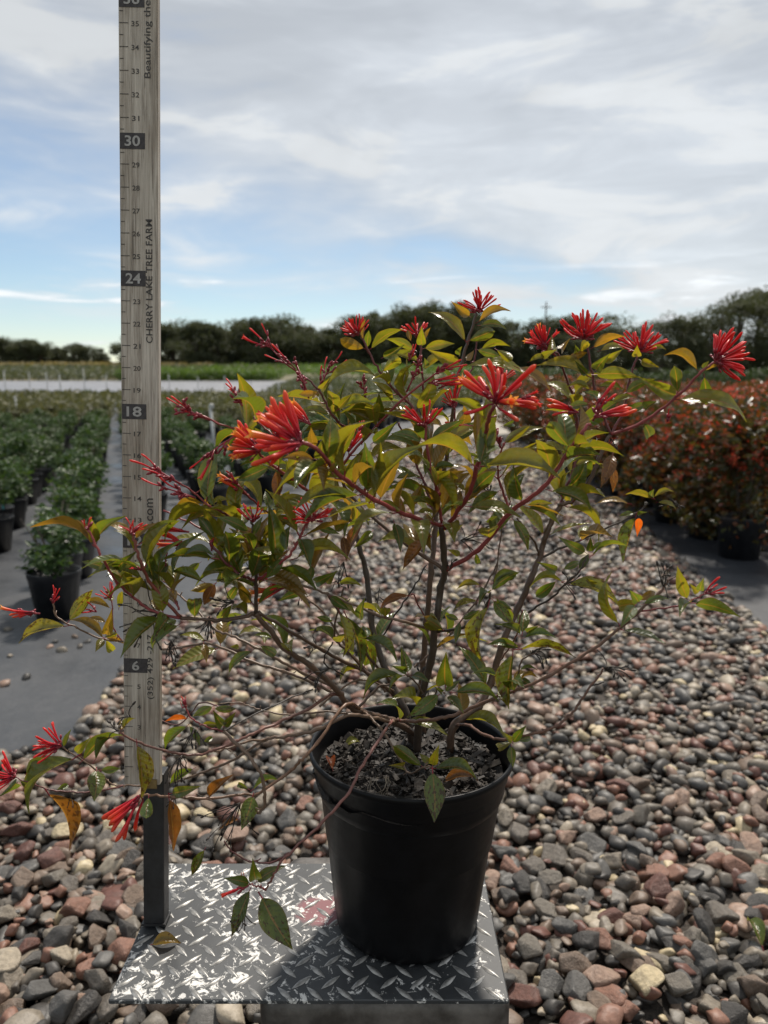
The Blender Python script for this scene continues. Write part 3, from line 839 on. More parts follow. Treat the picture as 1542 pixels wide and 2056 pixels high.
# ------------------------------------------------------------------ measuring board and post
D0 = 0.954
P0 = Vector((0, 0, H)) + ray(249.5, 1579) * D0        # zero mark, left edge
ua = Vector((0.0243, math.sin(R(4.3)), math.cos(R(4.3)))).normalized()
xa = (Vector((1, 0, 0)) - ua * ua.x).normalized()
na = xa.cross(ua).normalized()                         # towards the camera
if na.y > 0: na = -na
MR = Matrix((xa, -na, ua)).transposed().to_4x4(); MR.translation = P0
IN = 0.0254
W = 0.0437; TH = 0.011
root = empty('measuring_board'); root.matrix_world = MR
def rb(name, c, dims, bev, mat):
    me = bpy.data.meshes.new(name); bm = bmesh.new(); bmesh.ops.create_cube(bm, size=1)
    for vv in bm.verts: vv.co = Vector((vv.co.x * dims[0] + c[0], vv.co.y * dims[1] + c[1], vv.co.z * dims[2] + c[2]))
    bmesh.ops.bevel(bm, geom=bm.edges[:], offset=bev, segments=2, affect='EDGES')
    bm.to_mesh(me); bm.free(); me.materials.append(mat)
    return obj(name, me, root)
board = rb('board', (W / 2, TH / 2, 20.2 * IN), (W, TH, 40.2 * IN), .0009, M['board'])
tick_l = mesh('tick', [(0, 0, -.0004), (.0098, 0, -.0004), (.0098, 0, .0004), (0, 0, .0004)], [(0, 1, 2, 3)], [M['ink']])
tick_s = mesh('tick', [(0, 0, -.0004), (.0044, 0, -.0004), (.0044, 0, .0004), (0, 0, .0004)], [(0, 1, 2, 3)], [M['ink']])
def text_mesh(body, w, h, mat, rot=False, bold=0.0):
    cu = bpy.data.curves.new('lettering', 'FONT'); cu.body = body; cu.size = 1; cu.offset = bold; cu.resolution_u = 3
    ob = bpy.data.objects.new('lettering', cu); COL.objects.link(ob)
    me = bpy.data.meshes.new_from_object(ob)
    bpy.data.objects.remove(ob)
    n = len(me.vertices); co = np.zeros(n * 3); me.vertices.foreach_get('co', co); co = co.reshape(-1, 3)
    lo, hi = co.min(0), co.max(0)
    q = (co - lo) / np.maximum(hi - lo, 1e-6)
    X = (q[:, 0] - .5) * w; Z = (q[:, 1] - .5) * h
    out = np.c_[-Z, np.zeros(n), X] if rot else np.c_[X, np.zeros(n), Z]
    me.vertices.foreach_set('co', out.ravel()); me.materials.clear(); me.materials.append(mat); me.update()
    return me
def put(name, me, x, k, d=.0004, parent=root):
    o = obj(name, me, parent); o.location = (x, -d, k * IN); return o
for k2 in range(1, 80):
    k = k2 / 2
    if k in (6, 12, 18, 24, 30, 36): continue
    put('tick', tick_l if k2 % 2 == 0 else tick_s, .0012, k)
for k in range(1, 40):
    if k % 6 == 0:
        bxm = mesh('number_block', [(0, 0, -.0088), (.0285, 0, -.0088), (.0285, 0, .0088), (0, 0, .0088)], [(0, 1, 2, 3)], [M['ink_box']])
        bo = put('number_block', bxm, .0008, k)
        o = obj('numeral', text_mesh(str(k), .0088 * len(str(k)), .0118, M['ink_white'], bold=.02), bo); o.location = (.0143, -.0004, 0)
    else:
        put('numeral', text_mesh(str(k), .0042 * len(str(k)), .0056, M['ink'], bold=.008), .0188, k - .03)
put('lettering', text_mesh('CHERRY LAKE TREE FARM', 5.5 * IN, .0076, M['ink'], True, .012), .0333, 23.87)
put('lettering', text_mesh('Beautifying the', 3.27 * IN, .0098, M['ink'], True, .008), .0335, 34.33)
put('lettering', text_mesh('e.com', 1.5 * IN, .0072, M['ink'], True, .008), .0333, 13.25)
put('lettering', text_mesh('(352) 429 -217', 3.15 * IN, .0088, M['ink'], True, .008), .0333, 5.95)
tag(root, 'tall grey weathered measuring board with inch numbers up to thirty six', 'ruler')
# square post that carries it
root2 = empty('support_post'); root2.matrix_world = MR
zb = -7.38 * IN
mb = MB()
PW = .0262
c0 = .0188 + PW / 2
mb.box((c0, TH + .0008 + .012, (zb + .45 * IN) / 2), (PW, .024, .45 * IN - zb))
o = mb.build('tube', M['post'], root2)
bv = o.modifiers.new('bevel', 'BEVEL'); bv.width = .0018; bv.segments = 2
mb = MB(); mb.box((c0, TH + .0128, zb + .0012), (.030, .028, .003)); mb.build('foot_flange', M['post'], root2)
mb = MB(); mb.box((c0 + .002, -.0012, .18 * IN), (.013, .002, .011)); mb.build('bracket', simple('brass_bracket', (0.14, 0.09, 0.03), (0.24, 0.17, 0.07), 80, .5, .1, .001, .4), root2)
tag(root2, 'black square steel post holding the measuring board on the plate', 'post')

# ------------------------------------------------------------------ the potted firebush
PY = 0.904                                   # distance of the pot's centre
PXc = at_y(818, 1515, PY).x
plant = empty('potted_firebush', (PXc, PY, ZP + .0022))
PINV = Matrix.Translation(plant.location).inverted()
def P(x, y, off=0.0): return at_y(x, y, PY + off * .01)
def child(name, me, parent=plant):
    o = obj(name, me, parent)
    if parent is plant: o.matrix_parent_inverse = PINV
    return o
# pot with rim bands and faint vertical ribs
mb = MB()
NP = 72
prof = [(0.0, .004), (.080, .004), (.086, 0.0), (.0905, .003), (.0925, .012), (.1020, .100), (.1105, .176), (.1145, .182), (.1172, .190), (.1180, .205), (.1205, .2085), (.1220, .222), (.1262, .2265), (.1272, .2315), (.1262, .2345), (.1238, .2350), (.1222, .2310), (.1190, .205), (.1130, .185), (.105, .12)]
vv, ff = [], []
for i, (r, z) in enumerate(prof):
    for j in range(NP):
        rr = r
        if 4 <= i <= 6:
            ph = (j / NP * 12) % 1
            rr -= .0016 if .30 < ph < .70 else 0
        vv.append((rr * math.cos(6.28318 * j / NP), rr * math.sin(6.28318 * j / NP), z))
for i in range(len(prof) - 1):
    for j in range(NP):
        ff.append((i * NP + j, i * NP + (j + 1) % NP, (i + 1) * NP + (j + 1) % NP, (i + 1) * NP + j))
pot = obj('pot', mesh('pot', vv, ff, [M['pot']], True), plant)
pot.rotation_euler = (0, R(1.2), 0)
SOIL_Z = .203
n = 46
vv, ff = [(0, 0, SOIL_Z + .004)], []
for i in range(1, 19):
    for j in range(n):
        r = .1185 * i / 18; a = 6.28318 * j / n
        z = SOIL_Z + .004 * math.sin(r * 120 + j) + rng.normal(0, .0022) + .006 * (1 - i / 18)
        vv.append((r * math.cos(a), r * math.sin(a), z))
for j in range(n): ff.append((0, 1 + j, 1 + (j + 1) % n))
for i in range(17):
    for j in range(n):
        ff.append((1 + i * n + j, 1 + (i + 1) * n + j, 1 + (i + 1) * n + (j + 1) % n, 1 + i * n + (j + 1) % n))
soil = obj('soil', mesh('soil', vv, ff, [M['soil']], True), plant)
mb = MB()
for i in range(2400):
    r = .1075 * math.sqrt(rng.random()); a = rng.uniform(0, 6.283)
    l = rng.choice([.004, .006, .009, .014, .022], p=[.38, .33, .2, .07, .02]) * rng.uniform(.7, 1.2)
    q = Matrix.Rotation(rng.uniform(0, 6.28), 3, 'Z') @ Matrix.Rotation(rng.normal(0, .4), 3, 'Y') @ Matrix.Rotation(rng.normal(0, .5), 3, 'X')
    mb.box((r * math.cos(a), r * math.sin(a), SOIL_Z + .008 + rng.uniform(-.004, .004)), (l, l * rng.uniform(.25, .5), l * rng.uniform(.1, .25)), q, 0)
ch = mb.build('bark_mulch', M['bark_chip'], soil); tag(ch, kind='stuff')

BROWN = (.105, .062, .040); DARK = (.060, .042, .030); TAN = (.165, .105, .070); RED = (.26, .045, .045); MAR = (.15, .035, .035); TWIG = (.03, .022, .017)
def stem(pts, r0, r1, col):
    w = spline([P(*p) for p in pts], 6)
    m_ = len(w)
    rad = []
    for i in range(m_):
        t_ = i / (m_ - 1)
        r = (r0 + (r1 - r0) * t_) * (.00086 if col[0] > .14 else .00095)
        if i % 6 == 0: r *= 1.18
        rad.append(r * rng.uniform(.95, 1.06))
    w = [p + Vector(rng.normal(0, .0005, 3)) for p in w]
    b_ = MB(); b_.tube(w, rad, 9)
    for i in range(3, m_ - 2, 7):                      # little side stubs and nodes
        if rng.random() < .4:
            d_ = Vector(rng.normal(0, 1, 3)).normalized()
            b_.tube([w[i], w[i] + d_ * (rad[i] + .002), w[i] + d_ * (rad[i] + .005) + Vector((0, 0, .001))], [.0009, .0007, .0008], 5)
    o = child('stem', b_.mesh('stem', [M['stem']], True)); o.color = col + (1,)
    return o
ST = [
 # trunks
 ([(832, 1512, 5), (815, 1430, 5), (790, 1380, 6), (760, 1310, 7), (745, 1240, 8), (735, 1150, 9), (722, 1100, 9), (712, 1060, 10), (695, 1030, 11), (660, 985, 11)], 5.2, 2.6, DARK),
 ([(838, 1510, 3), (845, 1410, 2), (865, 1330, 1), (875, 1250, 0), (885, 1180, 0), (893, 1145, -1), (890, 1100, -2), (886, 1055, -3)], 5.4, 3.6, DARK),
 ([(852, 1490, 8), (846, 1400, 8), (850, 1330, 8), (856, 1250, 8), (865, 1150, 8), (873, 1070, 9), (880, 1000, 10), (900, 900, 9), (917, 767, 8), (927, 733, 8), (940, 682, 8), (957, 628, 8)], 5.0, 1.5, BROWN),
 ([(903, 1512, 4), (912, 1455, 4), (960, 1420, 5), (985, 1370, 6), (1010, 1290, 6), (1040, 1220, 7), (1064, 1165, 7), (1085, 1112, 8), (1098, 1070, 8), (1112, 1035, 8), (1126, 1013, 8)], 5.4, 3.4, BROWN),
 ([(1126, 1013, 8), (1152, 1003, 8), (1186, 961, 8), (1204, 917, 8), (1227, 872, 8)], 2.9, 2.4, BROWN),
 ([(1126, 1013, 8), (1136, 980, 10), (1150, 950, 11), (1158, 900, 12), (1160, 850, 12), (1150, 795, 12), (1133, 749, 11), (1122, 715, 10), (1095, 695, 9)], 2.4, 1.4, MAR),
 ([(1227, 872, 8), (1289, 848, 7), (1357, 798, 6), (1409, 746, 5), (1438, 726, 5)], 2.4, 1.6, RED),
 ([(1227, 872, 8), (1205, 820, 8), (1195, 782, 8), (1185, 730, 8), (1176, 682, 8)], 2.2, 1.5, MAR),
 ([(1227, 872, 8), (1250, 830, 9), (1260, 782, 9), (1272, 735, 9), (1284, 705, 9)], 1.9, 1.4, MAR),
 ([(893, 1145, -1), (960, 1104, -3), (1025, 1029, -5), (1090, 980, -7), (1139, 912, -8), (1167, 871, -9), (1185, 850, -9)], 3.2, 2.0, RED),
 ([(893, 1145, -1), (850, 1115, 0), (811, 1090, 1), (741, 1032, 3), (700, 990, 4), (677, 950, 4), (640, 930, 4)], 2.8, 1.6, BROWN),
 ([(886, 1055, -3), (823, 1036, -8), (749, 1001, -13), (700, 968, -16), (667, 939, -18), (640, 905, -20), (605, 888, -21)], 2.9, 2.1, RED),
 ([(893, 1060, -3), (935, 1005, -7), (955, 950, -10), (972, 880, -13), (982, 840, -16), (992, 815, -17)], 3.0, 2.0, RED),
 ([(887, 1050, -3), (872, 965, -4), (859, 911, -4), (854, 850, -4)], 2.2, 1.5, RED),
 ([(872, 1030, 1), (854, 976, 3), (836, 931, 4), (815, 880, 6), (800, 850, 6)], 2.0, 1.3, MAR),
 ([(660, 985, 10), (690, 930, 4), (735, 879, 3), (795, 814, 2), (852, 767, 1)], 2.2, 1.5, RED),
 ([(874, 965, 1), (860, 880, 2), (829, 819, 3), (795, 785, 3), (766, 752, 3), (740, 705, 3), (722, 670, 3)], 2.2, 1.4, MAR),
 ([(860, 880, 2), (851, 800, 5), (847, 749, 5), (844, 700, 5), (839, 675, 5)], 1.7, 1.3, MAR),
 ([(917, 767, 8), (945, 745, 10), (954, 715, 10), (956, 680, 10)], 1.4, 1.1, MAR),
 ([(900, 900, 9), (960, 830, 12), (1000, 790, 13), (1008, 765, 13)], 1.7, 1.2, MAR),
 ([(900, 900, 9), (912, 850, 7), (912, 815, 6)], 1.5, 1.2, RED),
 ([(1000, 1055, 2), (975, 960, 6), (965, 900, 8), (1010, 880, 9)], 1.8, 1.2, MAR),
 ([(1025, 1029, -5), (1005, 975, -4), (1000, 930, -4), (1012, 890, -4)], 1.7, 1.2, RED),
 # left canopy
 ([(660, 985, 8), (700, 880, 6), (677, 846, 5), (661, 823, 5), (638, 781, 5), (612, 757, 5)], 1.9, 1.3, MAR),
 ([(700, 990, 3), (650, 1000, -4), (609, 979, -9), (570, 950, -11), (537, 927, -12), (515, 905, -13)], 2.1, 1.5, RED),
 ([(609, 979, -8), (570, 900, -6), (526, 854, -5), (505, 836, -5), (474, 794, -4)], 1.4, .9, RED),
 ([(526, 880, -6), (490, 864, -6), (440, 851, -7), (402, 831, -8)], 1.2, .9, RED),
 # left main branches
 ([(836, 1475, 4), (790, 1448, 2), (758, 1438, 1), (715, 1425, 0), (694, 1410, -1), (676, 1385, -2), (624, 1338, -4), (572, 1302, -6), (541, 1265, -7), (513, 1231, -8)], 4.6, 3.0, BROWN),
 ([(790, 1395, 6), (745, 1355, 4), (700, 1333, 1), (650, 1307, -2), (593, 1273, -5), (518, 1229, -8)], 2.6, 2.0, BROWN),
 ([(513, 1231, -8), (514, 1170, -9), (514, 1120, -10), (508, 1080, -10), (507, 1045, -10)], 2.4, 1.4, DARK),
 ([(513, 1231, -8), (456, 1245, -9), (425, 1245, -10), (362, 1240, -11)], 2.5, 2.0, BROWN),
 ([(362, 1240, -11), (309, 1178, -12), (285, 1135, -13), (270, 1088, -13), (265, 1070, -13)], 2.2, 1.5, (.2, .05, .035)),
 ([(362, 1240, -11), (322, 1233, -12), (285, 1213, -12), (236, 1169, -13), (207, 1124, -14), (192, 1096, -14), (178, 1065, -14)], 1.9, 1.3, RED),
 ([(358, 1225, -11), (345, 1180, -10), (332, 1150, -10), (335, 1110, -9)], 1.4, 1.0, RED),
 ([(513, 1165, -9), (482, 1154, -10), (456, 1131, -10), (430, 1102, -10), (425, 1090, -10)], 2.0, 1.3, MAR),
 ([(513, 1165, -9), (545, 1145, -10), (575, 1120, -11), (596, 1092, -11), (616, 1050, -11), (625, 1040, -11)], 1.9, 1.4, RED),
 ([(660, 1010, 4), (600, 1040, 0), (546, 1032, -3), (510, 1006, -5), (476, 973, -6)], 1.6, 1.0, RED),
 ([(513, 1100, -7), (480, 1055, -6), (458, 1035, -6), (425, 1019, -7), (390, 990, -7), (362, 970, -8)], 1.7, 1.0, RED),
 ([(456, 1131, -8), (430, 1085, -6), (404, 1061, -5), (329, 1025, -4)], 1.6, 1.1, RED),
 ([(671, 1379, 0), (611, 1351, -1), (559, 1325, -2), (513, 1299, -2), (466, 1276, -1), (430, 1262, 1), (380, 1210, 4), (330, 1175, 7)], 2.2, 1.4, TAN),
 ([(676, 1392, 0), (611, 1364, 0), (570, 1348, 1), (505, 1327, 2), (432, 1296, 4), (400, 1293, 6), (328, 1304, 9), (280, 1296, 11), (246, 1288, 12), (207, 1283, 12), (140, 1254, 11), (112, 1236, 11), (106, 1210, 11)], 2.3, 1.2, TAN),
 ([(246, 1288, 12), (228, 1260, 12), (225, 1215, 12), (222, 1198, 12)], 1.1, .8, RED),
 ([(868, 1265, 0), (811, 1247, -2), (764, 1237, -3), (684, 1203, -5), (658, 1193, -6), (598, 1172, -7)], 2.2, 1.5, TAN),
 ([(658, 1193, -6), (700, 1260, -4), (750, 1330, -2), (790, 1375, 3)], 1.5, 1.8, BROWN),
 ([(775, 1390, 5), (720, 1330, 6), (690, 1290, 6), (650, 1230, 6), (612, 1200, 6), (600, 1185, 6)], 2.0, 1.4, TAN),
 ([(745, 1360, 4), (690, 1300, 0), (672, 1280, -1), (680, 1220, -2), (690, 1180, -2)], 1.6, 1.0, BROWN),
 # low left
 ([(694, 1410, -1), (668, 1393, -2), (619, 1423, -5), (559, 1450, -7), (508, 1473, -9), (466, 1492, -10), (430, 1507, -11), (399, 1515, -11), (350, 1512, -12), (280, 1492, -13), (239, 1471, -14)], 2.3, 1.3, (.17, .075, .055)),
 ([(790, 1450, 1), (740, 1440, -1), (699, 1437, -3), (635, 1466, -4), (570, 1479, -4), (533, 1485, -4), (492, 1512, -1), (445, 1536, 3), (393, 1556, 6), (341, 1572, 9), (310, 1576, 10), (249, 1577, 11), (226, 1575, 11), (192, 1546, 10), (156, 1520, 9), (125, 1500, 8)], 2.7, 1.1, TAN),
 ([(249, 1577, 11), (202, 1588, 10), (145, 1590, 9), (99, 1585, 8), (60, 1572, 7), (30, 1560, 7)], 1.4, 1.0, (.15, .05, .045)),
 ([(533, 1485, -4), (490, 1490, -7), (445, 1507, -9), (430, 1507, -11)], 1.6, 1.4, TAN),
 ([(448, 1468, -11), (487, 1504, -13), (513, 1536, -14), (528, 1567, -14), (531, 1600, -14), (528, 1624, -13), (517, 1631, -12), (509, 1620, -11), (510, 1600, -10)], 2.1, 1.9, TAN),
 ([(448, 1468, -11), (420, 1460, -11), (395, 1450, -11), (378, 1432, -11), (372, 1415, -11)], 1.2, .9, RED),
 ([(720, 1422, 0), (694, 1416, -3), (637, 1491, -7), (606, 1525, -9), (585, 1546, -9), (533, 1585, -10), (510, 1598, -10), (492, 1594, -10), (419, 1603, -12), (352, 1600, -13), (300, 1596, -13), (280, 1596, -13)], 2.3, 1.4, (.18, .095, .055)),
 ([(790, 1445, 2), (769, 1474, -5), (728, 1535, -12), (700, 1590, -14.5), (649, 1649, -16), (580, 1714, -17), (563, 1733, -17), (545, 1765, -17), (533, 1788, -17)], 2.1, 1.2, (.19, .075, .06)),
 ([(533, 1788, -17), (515, 1778, -17), (500, 1776, -17)], 1.2, .9, RED),
 ([(580, 1714, -17), (540, 1733, -16), (500, 1728, -15), (470, 1712, -15), (450, 1690, -15)], 1.2, .8, (.12, .04, .035)),
 ([(731, 1429, 0), (765, 1463, -3), (800, 1520, -5), (822, 1553, -6), (850, 1540, -8), (870, 1540, -8)], 1.9, 1.0, TAN),
 ([(629, 1383, 3), (575, 1405, 1), (518, 1431, -3), (448, 1467, -8)], 1.0, .8, TWIG),
 ([(720, 1432, 3), (640, 1430, 2), (572, 1434, 2), (515, 1423, 2), (482, 1411, 2), (440, 1413, 1)], 1.5, .8, TAN),
 ([(720, 1420, 1), (760, 1380, 2), (790, 1375, 2)], 1.8, 1.4, BROWN),
 ([(640, 1418, 0), (720, 1365, 2), (790, 1385, 3)], 1.5, 1.3, TAN),
 ([(690, 1355, -3), (650, 1330, -6), (668, 1290, -7)], 1.0, .8, TWIG),
 ([(440, 1420, -2), (400, 1412, 2), (360, 1455, 6), (310, 1440, 8)], 1.0, .8, (.14, .06, .05)),
 # right side
 ([(800, 1446, 2), (827, 1448, -1), (880, 1443, -4), (923, 1432, -5), (992, 1401, -7), (1039, 1384, -8), (1107, 1355, -9), (1217, 1284, -10), (1285, 1225, -11), (1324, 1190, -11), (1340, 1165, -11)], 2.7, 1.4, (.16, .085, .055)),
 ([(1285, 1227, -11), (1360, 1216, -12), (1389, 1206, -12), (1415, 1192, -12)], 1.1, .8, RED),
 ([(912, 1455, 4), (945, 1458, 0), (975, 1477, -4), (1013, 1484, -7), (1100, 1465, -9), (1136, 1443, -9), (1162, 1413, -9), (1188, 1375, -9), (1212, 1342, -9)], 2.3, 1.3, (.15, .075, .05)),
 ([(1188, 1375, -9), (1200, 1374, -9), (1212, 1370, -9)], .9, .8, TWIG),
 ([(1085, 1120, 8), (1142, 1094, 8), (1209, 1065, 8), (1276, 1032, 8), (1300, 1010, 8)], 1.7, 1.1, DARK),
 ([(1050, 1240, 6), (1065, 1227, 5), (1110, 1199, 3), (1133, 1173, 2), (1162, 1148, 1), (1180, 1115, 1)], 1.6, 1.0, DARK),
 ([(881, 1268, 0), (923, 1261, -3), (959, 1245, -6), (978, 1215, -7), (985, 1190, -8)], 2.0, 1.3, DARK),
 ([(1084, 1120, 8), (1074, 1089, 7), (1056, 1068, 6), (1040, 1040, 5)], 1.6, 1.2, BROWN),
 ([(830, 1340, 5), (860, 1315, 6), (907, 1270, 7), (960, 1200, 8), (1000, 1130, 8)], 1.4, 1.1, BROWN),
 ([(865, 1255, 1), (840, 1215, -1), (832, 1195, -2), (826, 1192, -2)], 1.1, .8, (.17, .04, .03)),
 ([(765, 1285, 6), (800, 1225, 4), (830, 1180, 3), (855, 1135, 3)], 1.2, 1.0, TWIG),
 ([(1005, 1325, 3), (1035, 1280, -5), (1040, 1255, -6), (1050, 1225, -6)], 1.1, .9, (.18, .05, .03)),
 ([(1040, 1385, -6), (1045, 1330, -6), (1080, 1310, -6)], 1.1, .8, BROWN),
 ([(855, 1400, 0), (830, 1365, -4), (815, 1355, -6)], 1.1, .9, BROWN),
 ([(870, 1400, 0), (882, 1380, -7), (892, 1392, -9)], 1.1, .9, BROWN),
 ([(750, 1245, 8), (757, 1215, 7), (762, 1180, 7)], .8, .6, TWIG),
 ([(990, 1180, 0), (1010, 1030, 0), (985, 1010, -1)], .9, .8, BROWN),
]
for pts, a, b_, c in ST: stem(pts, a, b_, c)

# ---- leaves: shared blade shapes, one object each
def leaf_mesh(arch, fold, lat, tipc, nl=13):
    v, f, mi, ac, al = [], [], [], [], []
    cols = (-1, -.55, 0, .55, 1)
    for i in range(nl):
        t_ = i / (nl - 1)
        s = t_
        w = .5 * (math.sin(math.pi * t_ ** .80) ** .95) * (1 - .35 * t_ ** 3) if 0 < i < nl - 1 else .012
        zc = arch * math.sin(math.pi * s) - tipc * max(0, s - .7) ** 2 * 3
        xc = lat * math.sin(math.pi * s) * .5
        for c in cols:
            wav = .012 * math.sin(t_ * 17 + c * 2) * abs(c)
            v.append((xc + c * w, s, zc + fold * abs(c) * w * .55 + wav)); ac.append(c); al.append(t_)
    for i in range(nl - 1):
        for j in range(4):
            f.append((i * 5 + j, i * 5 + j + 1, (i + 1) * 5 + j + 1, (i + 1) * 5 + j)); mi.append(0)
    n0 = len(v)
    for i in range(3):
        s = -.13 + .15 * i / 2
        zc = arch * 3.1 * s * .6
        for q in range(4):
            v.append((.028 * math.cos(q * 1.571), s, zc + .012 * math.sin(q * 1.571))); ac.append(0); al.append(0)
    for i in range(2):
        for q in range(4):
            f.append((n0 + i * 4 + q, n0 + i * 4 + (q + 1) % 4, n0 + (i + 1) * 4 + (q + 1) % 4, n0 + (i + 1) * 4 + q)); mi.append(1)
    return mesh('leaf', v, f, [M['leaf'], M['pedicel']], True, mi, {'across': ('POINT', ac), 'along': ('POINT', al)})
LV = {}
for ai, a in enumerate((.04, .12, .2)):
    for fi, fo in enumerate((.25, .7)):
        for li, la in enumerate((-.12, .12)):
            LV[(ai, fi, li)] = leaf_mesh(a, fo, la, (.02, .1, .18)[ai])
CLR = {'y': (.165, .172, .020), 'g': (.088, .128, .020), 'o': (.195, .130, .022), 'b': (.16, .066, .018), 'r': (.40, .085, .012), 'gl': (.075, .112, .028)}
TILES = {'a': (0, 1000, 3.855, -11), 'b': (300, 900, 3.855, -6), 'c': (350, 670, 3.855, 2), 'd': (660, 570, 3.855, 4), 'e': (1020, 600, 3.084, 6), 'f': (680, 820, 3.855, -3), 'g': (960, 850, 3.855, 1), 'h': (1000, 1060, 3.084, -4), 'i': (300, 1120, 3.855, -6), 'j': (640, 1120, 3.855, -3), 'k': (0, 1380, 3.855, 4), 'l': (300, 1380, 3.855, -10), 'm': (200, 1680, 3.084, -17), 'n': (580, 1350, 2.912, -8)}
